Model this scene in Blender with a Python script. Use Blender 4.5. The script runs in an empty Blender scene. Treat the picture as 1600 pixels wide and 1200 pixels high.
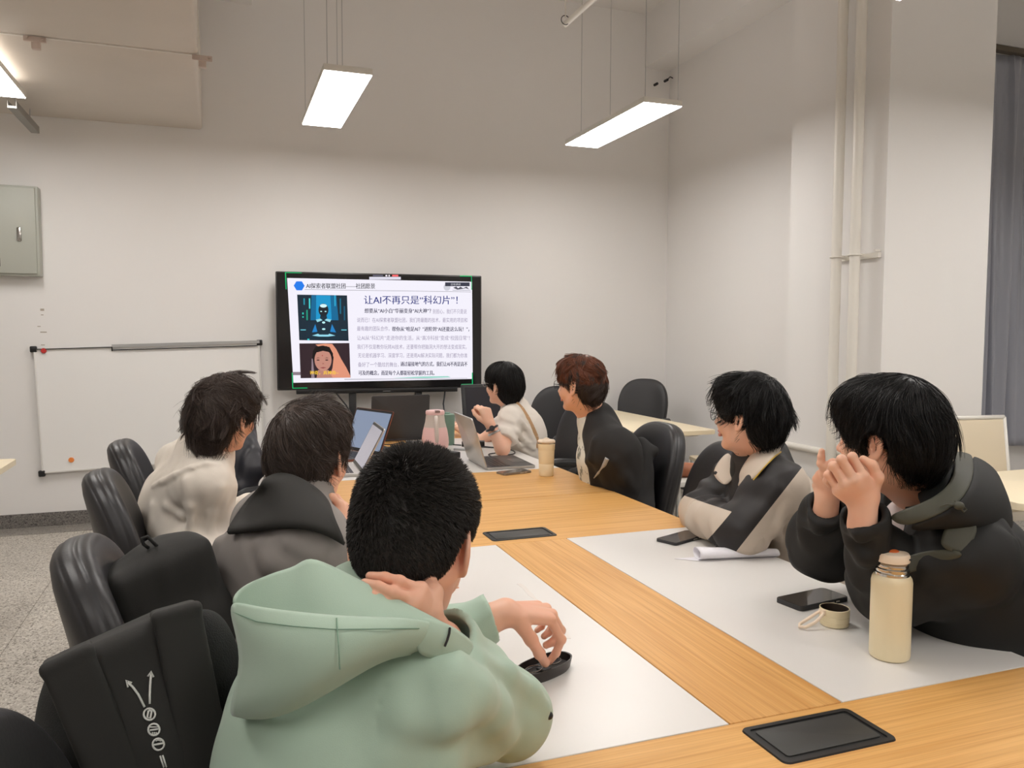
import bpy, bmesh, math, random
import numpy as np
from mathutils import Vector, Matrix

# ---------------------------------------------------------------- camera, world, exposure
S = bpy.context.scene
COL = S.collection
CAM_H = 1.40
FPX = 1250.0                       # focal length in pixels of the 1600 x 1200 frame
YAW, PIT, ROL = math.radians(20.1), math.radians(3.66), math.radians(0.15)
_f = np.array([math.sin(YAW) * math.cos(PIT), math.cos(YAW) * math.cos(PIT), -math.sin(PIT)])
_r0 = np.array([math.cos(YAW), -math.sin(YAW), 0.0])
_u0 = np.cross(_r0, _f)
_r = _r0 * math.cos(ROL) + _u0 * math.sin(ROL)
_u = _u0 * math.cos(ROL) - _r0 * math.sin(ROL)
_C = np.array([0, 0, CAM_H])
cam_d = bpy.data.cameras.new('camera')
cam_d.sensor_fit = 'HORIZONTAL'; cam_d.sensor_width = 36.0
cam_d.lens = 36.0 * FPX / 1600.0
cam_d.clip_start = 0.02; cam_d.clip_end = 60
cam = bpy.data.objects.new('camera', cam_d); COL.objects.link(cam)
_m = Matrix(((_r[0], _u[0], -_f[0], 0), (_r[1], _u[1], -_f[1], 0), (_r[2], _u[2], -_f[2], CAM_H), (0, 0, 0, 1)))
cam.matrix_world = _m
S.camera = cam
world = bpy.data.worlds.new('world'); S.world = world; world.use_nodes = True
world.node_tree.nodes['Background'].inputs[0].default_value = (0.75, 0.82, 1.0, 1)
world.node_tree.nodes['Background'].inputs[1].default_value = 0.35
S.view_settings.view_transform = 'Standard'; S.view_settings.look = 'None'
S.view_settings.gamma = 1.0; S.view_settings.use_curve_mapping = False
S.view_settings.exposure = 0.0
S.cycles.use_denoising = True
S.cycles.max_bounces = 10; S.cycles.diffuse_bounces = 6
FILL_GLOW = 3.0                      # strength of the upward glow added on the panel tops
PANEL_POWER = 20.5                 # emission strength of the ceiling light diffusers

def D(px, py, d):                  # point seen at a pixel of the frame, d metres ahead of the lens
    return _C + d * (_f + (px - 800.0) / FPX * _r - (py - 600.0) / FPX * _u)
def atZ(px, py, z):
    w = _f + (px - 800.0) / FPX * _r - (py - 600.0) / FPX * _u
    return _C + (z - CAM_H) / w[2] * w
def V(*a): return np.array(a, float)

# ---------------------------------------------------------------- materials
MATS = {}
def lin(c):
    return tuple((x / 255 / 12.92 if x / 255 <= 0.04045 else ((x / 255 + 0.055) / 1.055) ** 2.4) for x in c)
def mat(name, rgb, rough=0.6, metal=0.0, bump=0.0, bscale=200.0, spec=0.5, var=0.0, vscale=8.0, sss=0.0,
        coat=0.0, emit=None, estr=0.0, trans=0.0, sheen=0.0, stretch=None, bdist=0.002, rgb2=None):
    if name in MATS: return MATS[name]
    m = bpy.data.materials.new(name); m.use_nodes = True
    nt = m.node_tree; b = nt.nodes['Principled BSDF']; L = nt.links
    c = lin(rgb) + (1,)
    b.inputs['Base Color'].default_value = c
    b.inputs['Roughness'].default_value = rough; b.inputs['Metallic'].default_value = metal
    b.inputs['Specular IOR Level'].default_value = spec
    b.inputs['Coat Weight'].default_value = coat
    b.inputs['Transmission Weight'].default_value = trans
    b.inputs['Sheen Weight'].default_value = sheen
    if sss:
        b.inputs['Subsurface Weight'].default_value = sss
        b.inputs['Subsurface Radius'].default_value = (0.012, 0.005, 0.003)
        b.inputs['Subsurface Scale'].default_value = 1.0
    if emit is not None:
        b.inputs['Emission Color'].default_value = lin(emit) + (1,)
        b.inputs['Emission Strength'].default_value = estr
    tc = nt.nodes.new('ShaderNodeTexCoord'); vec = tc.outputs['Object']
    if stretch:
        mp = nt.nodes.new('ShaderNodeMapping'); mp.inputs['Scale'].default_value = stretch
        L.new(vec, mp.inputs['Vector']); vec = mp.outputs['Vector']
    if var > 0 or rgb2 is not None:
        n = nt.nodes.new('ShaderNodeTexNoise'); n.inputs['Scale'].default_value = vscale
        n.inputs['Detail'].default_value = 4; L.new(vec, n.inputs['Vector'])
        r = nt.nodes.new('ShaderNodeValToRGB'); L.new(n.outputs['Fac'], r.inputs['Fac'])
        r.color_ramp.elements[0].position = 0.3; r.color_ramp.elements[1].position = 0.7
        if rgb2 is not None:
            r.color_ramp.elements[0].color = c; r.color_ramp.elements[1].color = lin(rgb2) + (1,)
        else:
            r.color_ramp.elements[0].color = tuple(x * (1 - var) for x in c[:3]) + (1,)
            r.color_ramp.elements[1].color = tuple(min(1, x * (1 + var)) for x in c[:3]) + (1,)
        L.new(r.outputs['Color'], b.inputs['Base Color'])
    if bump > 0:
        n2 = nt.nodes.new('ShaderNodeTexNoise'); n2.inputs['Scale'].default_value = bscale
        n2.inputs['Detail'].default_value = 3; L.new(vec, n2.inputs['Vector'])
        bp = nt.nodes.new('ShaderNodeBump'); bp.inputs['Strength'].default_value = bump
        bp.inputs['Distance'].default_value = bdist
        L.new(n2.outputs['Fac'], bp.inputs['Height']); L.new(bp.outputs['Normal'], b.inputs['Normal'])
    MATS[name] = m
    return m

def wood_mat(name, along, c1, c2, rough=0.42):
    m = bpy.data.materials.new(name); m.use_nodes = True
    nt = m.node_tree; b = nt.nodes['Principled BSDF']; L = nt.links
    tc = nt.nodes.new('ShaderNodeTexCoord'); mp = nt.nodes.new('ShaderNodeMapping')
    mp.inputs['Scale'].default_value = (1.2, 45, 20) if along == 'x' else (45, 1.2, 20)
    L.new(tc.outputs['Object'], mp.inputs['Vector'])
    n = nt.nodes.new('ShaderNodeTexNoise'); n.inputs['Scale'].default_value = 1.6
    n.inputs['Detail'].default_value = 6; n.inputs['Distortion'].default_value = 0.5
    L.new(mp.outputs['Vector'], n.inputs['Vector'])
    r = nt.nodes.new('ShaderNodeValToRGB'); e = r.color_ramp.elements
    e[0].position = 0.30; e[0].color = lin(c2) + (1,); e[1].position = 0.62; e[1].color = lin(c1) + (1,)
    L.new(n.outputs['Fac'], r.inputs['Fac'])
    mp2 = nt.nodes.new('ShaderNodeMapping')
    mp2.inputs['Scale'].default_value = (3, 260, 60) if along == 'x' else (260, 3, 60)
    L.new(tc.outputs['Object'], mp2.inputs['Vector'])
    n2 = nt.nodes.new('ShaderNodeTexNoise'); n2.inputs['Scale'].default_value = 1.0; n2.inputs['Detail'].default_value = 3
    L.new(mp2.outputs['Vector'], n2.inputs['Vector'])
    mx = nt.nodes.new('ShaderNodeMix'); mx.data_type = 'RGBA'; mx.blend_type = 'MULTIPLY'
    mx.inputs[0].default_value = 0.45
    r2 = nt.nodes.new('ShaderNodeValToRGB'); r2.color_ramp.elements[0].position = 0.35
    r2.color_ramp.elements[0].color = (0.72, 0.66, 0.58, 1); r2.color_ramp.elements[1].position = 0.55
    r2.color_ramp.elements[1].color = (1, 1, 1, 1)
    L.new(n2.outputs['Fac'], r2.inputs['Fac'])
    L.new(r.outputs['Color'], mx.inputs[6]); L.new(r2.outputs['Color'], mx.inputs[7])
    L.new(mx.outputs[2], b.inputs['Base Color'])
    b.inputs['Roughness'].default_value = rough; b.inputs['Specular IOR Level'].default_value = 0.4
    return m

# ---------------------------------------------------------------- object helpers
def tag(o, label=None, cat=None, group=None, kind=None):
    if label: o['label'] = label
    if cat: o['category'] = cat
    if group: o['group'] = group
    if kind: o['kind'] = kind
    return o
def thing(name, label, cat, loc=(0, 0, 0), rz=0.0, group=None):
    o = bpy.data.objects.new(name, None); COL.objects.link(o)
    o.empty_display_size = 0.05
    o.location = [float(v) for v in loc]; o.rotation_euler = (0, 0, rz)
    return tag(o, label, cat, group)
def link(name, me, mats, parent=None, smooth=True, world=False):
    """link a mesh; world=True: its coordinates are world ones, parent is unrotated"""
    for m in (mats if isinstance(mats, (list, tuple)) else [mats]): me.materials.append(m)
    if smooth: me.polygons.foreach_set('use_smooth', [True] * len(me.polygons))
    o = bpy.data.objects.new(name, me); COL.objects.link(o)
    if parent is not None:
        o.parent = parent
        if world:
            o.matrix_parent_inverse = Matrix.Identity(4)
            mw = Matrix.Identity(4); q = parent
            while q is not None: mw = Matrix.LocRotScale(q.location, q.rotation_euler, None) @ mw; q = q.parent
            me.transform(mw.inverted())
    return o
class MB:
    def __init__(s): s.b = bmesh.new(); s.mi = 0
    def _fin(s, vs, M):
        if M is not None: bmesh.ops.transform(s.b, matrix=M, verts=vs)
        fs = {f for v in vs for f in v.link_faces}
        for f in fs: f.material_index = s.mi
        return vs
    def box(s, lo, hi, M=None, bevel=0.0, seg=2):
        r = bmesh.ops.create_cube(s.b, size=1.0); vs = r['verts']
        lo = Vector(lo); hi = Vector(hi); c = (lo + hi) / 2; d = hi - lo
        for v in vs: v.co = Vector((v.co.x * d.x, v.co.y * d.y, v.co.z * d.z)) + c
        if bevel > 0:
            es = list({e for v in vs for e in v.link_edges})
            rr = bmesh.ops.bevel(s.b, geom=es, offset=bevel, segments=seg, profile=0.5, affect='EDGES')
            vs = list({v for f in rr['faces'] for v in f.verts} | {v for v in vs if v.is_valid})
            # include the untouched flats
            seen = set(vs); st = list(vs)
            while st:
                v = st.pop()
                for e in v.link_edges:
                    w = e.other_vert(v)
                    if w not in seen: seen.add(w); st.append(w)
            vs = list(seen)
        return s._fin(vs, M)
    def cyl(s, p0, p1, r0, r1=None, n=20, caps=True, M=None):
        r1 = r0 if r1 is None else r1
        p0 = Vector([float(a) for a in p0]); p1 = Vector([float(a) for a in p1]); L = (p1 - p0).length
        q = bmesh.ops.create_cone(s.b, cap_ends=caps, segments=n, radius1=r0, radius2=r1, depth=L)
        T = Matrix.Translation((p0 + p1) / 2) @ (p1 - p0).to_track_quat('Z', 'Y').to_matrix().to_4x4()
        bmesh.ops.transform(s.b, matrix=T, verts=q['verts'])
        return s._fin(q['verts'], M)
    def tube(s, pts, rad, n=10, closed=False, M=None):
        pts = [Vector([float(a) for a in p]) for p in pts]; rings = []; N = len(pts)
        rads = rad if isinstance(rad, (list, tuple)) else [rad] * N
        up = None; allv = []
        for i, p in enumerate(pts):
            if closed: t = (pts[(i + 1) % N] - pts[i - 1]).normalized()
            else: t = (pts[min(i + 1, N - 1)] - pts[max(i - 1, 0)]).normalized()
            if up is None:
                up = t.cross(Vector((0, 0, 1)))
                if up.length < 0.1: up = t.cross(Vector((0, 1, 0)))
                up.normalize()
            up = (up - t * up.dot(t)); up.normalize(); bi = t.cross(up)
            ring = [s.b.verts.new(p + (up * math.cos(a) + bi * math.sin(a)) * rads[i]) for a in [2 * math.pi * k / n for k in range(n)]]
            rings.append(ring); allv += ring
        for i in range(N if closed else N - 1):
            A, B = rings[i], rings[(i + 1) % N]
            for k in range(n): s.b.faces.new((A[k], A[(k + 1) % n], B[(k + 1) % n], B[k]))
        if not closed:
            s.b.faces.new(rings[0][::-1]); s.b.faces.new(rings[-1])
        return s._fin(allv, M)
    def lathe(s, prof, n=32, M=None, center=(0, 0)):
        rings = []; allv = []
        for (r, z) in prof:
            if r < 1e-6: ring = [s.b.verts.new((center[0], center[1], z))]
            else: ring = [s.b.verts.new((center[0] + r * math.cos(2 * math.pi * k / n), center[1] + r * math.sin(2 * math.pi * k / n), z)) for k in range(n)]
            rings.append(ring); allv += ring
        for A, B in zip(rings, rings[1:]):
            for k in range(n):
                k2 = (k + 1) % n
                if len(A) == 1 and len(B) == 1: continue
                if len(A) == 1: s.b.faces.new((A[0], B[k], B[k2]))
                elif len(B) == 1: s.b.faces.new((A[k], A[k2], B[0]))
                else: s.b.faces.new((A[k], A[k2], B[k2], B[k]))
        return s._fin(allv, M)
    def prism(s, pts, z0, z1, M=None, bevel=0.0):
        A = [s.b.verts.new((p[0], p[1], z0)) for p in pts]; B = [s.b.verts.new((p[0], p[1], z1)) for p in pts]; n = len(pts)
        s.b.faces.new(A[::-1]); top = s.b.faces.new(B)
        for k in range(n): s.b.faces.new((A[k], A[(k + 1) % n], B[(k + 1) % n], B[k]))
        vs = A + B
        if bevel > 0:
            r = bmesh.ops.bevel(s.b, geom=list(top.edges), offset=bevel, segments=2, profile=0.5, affect='EDGES')
            vs = [v for v in vs if v.is_valid] + r['verts']; vs = list(set(vs))
        return s._fin(vs, M)
    def sphere(s, c, r, sc=(1, 1, 1), M=None, u=20, v=14):
        q = bmesh.ops.create_uvsphere(s.b, u_segments=u, v_segments=v, radius=r)
        for w in q['verts']: w.co = Vector((w.co.x * sc[0], w.co.y * sc[1], w.co.z * sc[2])) + Vector([float(a) for a in c])
        return s._fin(q['verts'], M)
    def face(s, pts):
        f = s.b.faces.new([s.b.verts.new([float(a) for a in p]) for p in pts]); f.material_index = s.mi; return f
    def make(s, name, mats, parent=None, smooth=None, world=False):
        bmesh.ops.recalc_face_normals(s.b, faces=s.b.faces)
        me = bpy.data.meshes.new(name); s.b.to_mesh(me); s.b.free()
        o = link(name, me, mats, parent, smooth=bool(smooth), world=world)
        if smooth is None:   # smooth by angle
            me.polygons.foreach_set('use_smooth', [True] * len(me.polygons))
            bm = bmesh.new(); bm.from_mesh(me)
            for e in bm.edges:
                if len(e.link_faces) != 2 or e.calc_face_angle(0) > 0.6: e.smooth = False
            bm.to_mesh(me); bm.free()
        return o
def rrect(w, h, r, n=5, cx=0, cy=0):
    P = []
    for (sx, sy, a0) in ((1, 1, 0), (-1, 1, 90), (-1, -1, 180), (1, -1, 270)):
        for k in range(n + 1):
            a = math.radians(a0 + 90 * k / n)
            P.append((cx + sx * (w / 2 - r) + r * math.cos(a), cy + sy * (h / 2 - r) + r * math.sin(a)))
    return P
def RZ(a): return Matrix.Rotation(a, 4, 'Z')
def TR(x, y, z): return Matrix.Translation((x, y, z))
def copy_tree(o, parent=None):
    c = o.copy(); COL.objects.link(c)
    if parent is not None: c.parent = parent
    for ch in [x for x in bpy.data.objects if x.parent == o]: copy_tree(ch, c)
    return c
# ---------------------------------------------------------------- sculpting: blended solids meshed on a fine grid
_rng = np.random.RandomState(7)
_NT = _rng.rand(32, 32, 32).astype(np.float32) * 2 - 1
def noise3(p):
    i = np.floor(p).astype(np.int64); f = p - i; f = f * f * (3 - 2 * f); i &= 31; j = (i + 1) & 31
    x0, y0, z0 = i[..., 0], i[..., 1], i[..., 2]; x1, y1, z1 = j[..., 0], j[..., 1], j[..., 2]
    fx, fy, fz = f[..., 0], f[..., 1], f[..., 2]
    a = _NT[x0, y0, z0] * (1 - fx) + _NT[x1, y0, z0] * fx; b = _NT[x0, y1, z0] * (1 - fx) + _NT[x1, y1, z0] * fx
    c = _NT[x0, y0, z1] * (1 - fx) + _NT[x1, y0, z1] * fx; d = _NT[x0, y1, z1] * (1 - fx) + _NT[x1, y1, z1] * fx
    return (a * (1 - fy) + b * fy) * (1 - fz) + (c * (1 - fy) + d * fy) * fz
def nrm(v):
    v = np.asarray(v, float); return v / (np.linalg.norm(v) + 1e-12)
class Prim:
    pass
def _prim(lo, hi, fn, k, op):
    q = Prim(); q.lo = np.asarray(lo, float); q.hi = np.asarray(hi, float); q.fn = fn; q.k = k; q.op = op; return q
def cap(a, b, ra, rb=None, k=0.02, op='u', flat=None, ff=1.0, wr=0.0, wf=20.0, cut=False):
    """tapered limb; flat/ff squash across an axis; wr/wf crosswise wrinkles; cut: flat far end"""
    a = np.asarray(a, float); b = np.asarray(b, float); rb = ra if rb is None else rb
    ba = b - a; L2 = ba @ ba; L = math.sqrt(L2); R = max(ra, rb) * max(1, 1 / ff if ff < 1 else 1) + wr
    n = None if flat is None else nrm(flat - ba * (np.dot(flat, ba) / L2))
    t1 = nrm(np.cross(ba, [0.3, 0.5, 0.8])); t2 = nrm(np.cross(ba, t1))
    def fn(p):
        q = p - a; t0 = (q @ ba) / L2; t = np.clip(t0, 0, 1)
        v = q - t[..., None] * ba
        if n is not None: v = v + ((v @ n) * (1 / ff - 1))[..., None] * n
        ln = np.sqrt((v * v).sum(-1))
        r = ra + (rb - ra) * t
        if wr:
            an = np.arctan2(v @ t1, v @ t2)
            r = r + wr * np.sin(wf * t * L * 10 + 2.2 * np.sin(an + 1.3) + 1.1 * np.sin(2 * an + wf)) * np.clip(ln / (r + 1e-6), 0, 1)
        d = (ln - r) * (min(ff, 1.0) if n is not None else 1.0)
        if cut: d = np.maximum(d, (t0 - 1) * L)
        return d
    lo = np.minimum(a, b) - R * 1.1; hi = np.maximum(a, b) + R * 1.1
    return _prim(lo, hi, fn, k, op)
def ell(c, r, ax=None, k=0.02, op='u'):
    """ellipsoid; ax = 3x3 with axes as rows"""
    c = np.asarray(c, float); r = np.asarray(r, float); A = np.eye(3) if ax is None else np.asarray(ax, float)
    def fn(p):
        q = (p - c) @ A.T / r; k0 = np.sqrt((q * q).sum(-1)); q2 = q / r; k1 = np.sqrt((q2 * q2).sum(-1)) + 1e-9
        return k0 * (k0 - 1) / k1
    e = np.sqrt(((A * r[:, None]) ** 2).sum(0))
    return _prim(c - e, c + e, fn, k, op)
def rbox(c, h, ax=None, rr=0.01, k=0.01, op='u'):
    c = np.asarray(c, float); h = np.asarray(h, float); A = np.eye(3) if ax is None else np.asarray(ax, float)
    def fn(p):
        q = np.abs((p - c) @ A.T) - (h - rr)
        return np.sqrt((np.maximum(q, 0) ** 2).sum(-1)) + np.minimum(q.max(-1), 0) - rr
    e = (np.abs(A) * h[:, None]).sum(0)
    return _prim(c - e, c + e, fn, k, op)
def torus(c, n, R, r, k=0.01, op='u', ex=None, ef=1.0):
    c = np.asarray(c, float); n = nrm(n)
    e = None if ex is None else nrm(np.asarray(ex, float) - n * np.dot(ex, n))
    def fn(p):
        q = p - c; h = q @ n; v = q - h[..., None] * n
        if e is not None: v = v + ((v @ e) * (1 / ef - 1))[..., None] * e
        l = np.sqrt((v * v).sum(-1)) - R
        return np.sqrt(l * l + h * h) - r
    m = (R * max(1, ef) + r)
    return _prim(c - m, c + m, fn, k, op)
def chain(pts, rads, k=0.01, op='u', **kw):
    return [cap(pts[i], pts[i + 1], rads[i], rads[i + 1], k=k, op=op, **kw) for i in range(len(pts) - 1)]
def half(c, n, k=0.005, ext=3.0):
    """cuts away everything on the side n points to"""
    c = np.asarray(c, float); n = nrm(n)
    return _prim(c - ext, c + ext, lambda p: -((p - c) @ n), k, 's')
def flatten(L):
    o = []
    for x in L:
        if isinstance(x, (list, tuple)): o += flatten(x)
        elif x is not None: o.append(x)
    return o
def sdf_eval(prims, p, big=0.25):
    phi = np.full(p.shape[:-1], big)
    for q in prims:
        d = q.fn(p)
        phi = _comb(phi, d, q)
    return phi
def _comb(a, d, q):
    k = max(q.k, 1e-5)
    if q.op == 'u':
        h = np.clip(0.5 + 0.5 * (a - d) / k, 0, 1); return a * (1 - h) + d * h - k * h * (1 - h)
    if q.op == 's':
        h = np.clip(0.5 - 0.5 * (a + d) / k, 0, 1); return a * (1 - h) - d * h + k * h * (1 - h)
    h = np.clip(0.5 - 0.5 * (a - d) / k, 0, 1); return a * (1 - h) + d * h + k * h * (1 - h)
def sculpt(prims, res=0.004, post=None, bounds=None):
    """-> verts, quads. Block-sparse surface nets."""
    prims = flatten(prims)
    add = [q for q in prims if q.op == 'u']
    if bounds is None:
        lo = np.min([q.lo for q in add], 0) - 0.02; hi = np.max([q.hi for q in add], 0) + 0.02
    else: lo, hi = map(np.asarray, bounds)
    B = 16; bs = B * res
    nb = np.ceil((hi - lo) / bs).astype(int)
    NX, NY, NZ = (nb * B + 2)
    half_d = bs * 0.87 + 0.03
    VID = []; VP = []; QA = []
    g = np.arange(-1, B + 1)
    for bi in range(nb[0]):
        for bj in range(nb[1]):
            for bk in range(nb[2]):
                o = lo + np.array([bi, bj, bk]) * bs; c = o + bs / 2; e = bs / 2 + 3 * res
                act = [q for q in prims if np.all(q.lo - q.k - e < c) and np.all(q.hi + q.k + e > c)]
                if not any(q.op == 'u' for q in act): continue
                X = (o[0] + g * res)[:, None, None]; Y = (o[1] + g * res)[None, :, None]; Z = (o[2] + g * res)[None, None, :]
                sh = (B + 2, B + 2, B + 2)
                # quick reject at a few points
                cc = np.array([c + np.array(s) * bs / 4 for s in [(0, 0, 0), (1, 1, 1), (-1, 1, 1), (1, -1, 1), (1, 1, -1), (-1, -1, 1), (-1, 1, -1), (1, -1, -1), (-1, -1, -1)]])
                qv = sdf_eval(act, cc)
                if np.min(np.abs(qv)) > bs * 0.95 + 0.01 and (np.all(qv > 0) or np.all(qv < 0)): continue
                p = np.empty(sh + (3,)); p[..., 0] = X; p[..., 1] = Y; p[..., 2] = Z
                phi = sdf_eval(act, p)
                if post is not None:
                    m = np.abs(phi) < 0.03
                    if m.any(): phi[m] = post(p[m], phi[m])
                s = phi < 0
                if s.all() or not s.any(): continue
                # samples index 0 corresponds to global -1 ; cells at local 0..B
                c8 = [s[dx:dx + B + 1, dy:dy + B + 1, dz:dz + B + 1] for dx in (0, 1) for dy in (0, 1) for dz in (0, 1)]
                sm = np.sum(c8, 0); ax_, ay_, az_ = np.nonzero((sm > 0) & (sm < 8))
                # only own cells (local 1..B)
                own = (ax_ > 0) & (ay_ > 0) & (az_ > 0); ax_, ay_, az_ = ax_[own], ay_[own], az_[own]
                if len(ax_):
                    acc = np.zeros((len(ax_), 3)); cnt = np.zeros(len(ax_))
                    for d in range(3):
                        for u1 in (0, 1):
                            for u2 in (0, 1):
                                off = [0, 0, 0]; o2 = [a for a in range(3) if a != d]; off[o2[0]] = u1; off[o2[1]] = u2
                                a = phi[ax_ + off[0], ay_ + off[1], az_ + off[2]]
                                off1 = list(off); off1[d] = 1
                                b = phi[ax_ + off1[0], ay_ + off1[1], az_ + off1[2]]
                                m = (a < 0) != (b < 0); t = np.where(m, a / np.where(m, a - b, 1), 0)
                                v = np.zeros((len(ax_), 3)); v += off; v[:, d] = t
                                acc += v * m[:, None]; cnt += m
                    gi = bi * B + ax_; gj = bj * B + ay_; gk = bk * B + az_
                    VID.append((gi * NY + gj) * NZ + gk)
                    VP.append(o + (np.stack([ax_, ay_, az_], 1) - 1 + acc / cnt[:, None]) * res)
                # edges starting at samples local 1..B, quads use cells around
                for d in range(3):
                    a = s[1:-1, 1:-1, 1:-1] if False else s[1:B + 1, 1:B + 1, 1:B + 1]
                    sl = [slice(1, B + 1)] * 3; sl[d] = slice(2, B + 2); b = s[tuple(sl)]
                    I, J, K = np.nonzero(a != b)
                    if not len(I): continue
                    fl = a[I, J, K]
                    gi = bi * B + I + 1; gj = bj * B + J + 1; gk = bk * B + K + 1
                    G = np.stack([gi, gj, gk], 1); e1 = np.zeros(3, int); e2 = np.zeros(3, int)
                    e1[(d + 1) % 3] = 1; e2[(d + 2) % 3] = 1
                    q = [G, G - e1, G - e1 - e2, G - e2]
                    q = np.stack([(w[:, 0] * NY + w[:, 1]) * NZ + w[:, 2] for w in q], 1)
                    q[~fl] = q[~fl][:, ::-1]
                    QA.append(q)
    vid = np.concatenate(VID); vp = np.concatenate(VP); qa = np.concatenate(QA)
    od = np.argsort(vid); vid = vid[od]; vp = vp[od]
    ix = np.searchsorted(vid, qa); ix = np.clip(ix, 0, len(vid) - 1)
    ok = (vid[ix] == qa).all(1); ix = ix[ok]
    return vp, ix
def quads_mesh(name, vp, q, matfn=None, relax=1):
    # light relaxation takes the grid stepping out
    for _ in range(relax):
        acc = np.zeros_like(vp); cn = np.zeros(len(vp))
        for a, b in ((0, 1), (1, 2), (2, 3), (3, 0)):
            np.add.at(acc, q[:, a], vp[q[:, b]]); np.add.at(cn, q[:, a], 1)
            np.add.at(acc, q[:, b], vp[q[:, a]]); np.add.at(cn, q[:, b], 1)
        vp = vp * 0.5 + 0.5 * acc / np.maximum(cn, 1)[:, None]
    me = bpy.data.meshes.new(name)
    me.vertices.add(len(vp)); me.vertices.foreach_set('co', vp.astype(np.float32).ravel())
    me.loops.add(q.size); me.loops.foreach_set('vertex_index', q.astype(np.int32).ravel())
    me.polygons.add(len(q)); me.polygons.foreach_set('loop_start', np.arange(0, q.size, 4, dtype=np.int32))
    me.polygons.foreach_set('loop_total', np.full(len(q), 4, dtype=np.int32))
    if matfn is not None:
        me.polygons.foreach_set('material_index', matfn(vp[q].mean(1)).astype(np.int32))
    me.update(calc_edges=True); me.validate()
    return me
def merge(parts):
    vs = []; qs = []; n = 0
    for v, q in parts: vs.append(v); qs.append(q + n); n += len(v)
    return np.concatenate(vs), np.concatenate(qs)
def folds(amp, freq=9.0, aniso=(1, 1, 0.45), seed=0.0, amp2=None, ridge=True):
    """cloth creases: warped ridged noise, finer creases on top"""
    a2 = amp * 0.35 if amp2 is None else amp2
    an = np.array(aniso)
    def post(p, phi):
        q = p * an * freq + seed
        w = np.stack([noise3(q * 0.6 + 11), noise3(q * 0.6 + 23), noise3(q * 0.6 + 37)], -1)
        n = noise3(q + 1.3 * w)
        if ridge: n = 1 - 2 * np.abs(n)
        m = noise3(q * 2.7 + 2 * w + 5)
        return phi - amp * n * 0.6 - a2 * m
    return post
# ---------------------------------------------------------------- people: skeleton -> skin, clothes, hair
class Frame:
    """head frame: x forward, y left, z up; yaw clockwise from +Y, pitch down, roll to the person's left"""
    def __init__(s, c, yaw, pitch=0, roll=0):
        s.c = np.asarray(c, float); y, p, r = map(math.radians, (yaw, pitch, roll))
        f = V(math.sin(y), math.cos(y), 0); u = V(0, 0, 1); l = np.cross(u, f)
        f, u = f * math.cos(p) - u * math.sin(p), u * math.cos(p) + f * math.sin(p)
        u, l = u * math.cos(r) + l * math.sin(r), l * math.cos(r) - u * math.sin(r)
        s.A = np.array([f, l, u])
    def __call__(s, x, y, z): return s.c + x * s.A[0] + y * s.A[1] + z * s.A[2]
    def loc(s, p): return (np.asarray(p) - s.c) @ s.A.T
    def d(s, x, y, z): return x * s.A[0] + y * s.A[1] + z * s.A[2]

def ear_prims(F, sd):
    a1 = nrm(F.d(0.88, -sd * 0.47, 0.1)); a2 = nrm(F.d(-0.22, 0, 0.97)); a2 = nrm(a2 - a1 * (a1 @ a2)); a3 = np.cross(a1, a2)
    if a3 @ F.A[1] * sd < 0: a3 = -a3
    A = np.array([a1, a2, a3]); c = F(-0.010, sd * 0.079, -0.006)
    B = np.array([nrm(a2), nrm(a1), a3])
    return [ell(c, (0.0165, 0.030, 0.0050), A, k=0.008),
            torus(c + a2 * 0.003, a3, 0.0140, 0.0032, k=0.004, ex=a2, ef=1.85),
            ell(c - a2 * 0.025 + a1 * 0.006, (0.008, 0.010, 0.0045), A, k=0.006),
            ell(c + a3 * 0.0045 + a1 * 0.002 + a2 * 0.010, (0.0085, 0.012, 0.0045), A, k=0.003, op='s'),
            ell(c + a3 * 0.0055 + a1 * 0.004 - a2 * 0.006, (0.0080, 0.010, 0.0085), A, k=0.003, op='s'),
            ell(c + a3 * 0.0035 + a1 * 0.014 - a2 * 0.004, (0.0035, 0.006, 0.0035), A, k=0.003)]

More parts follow.
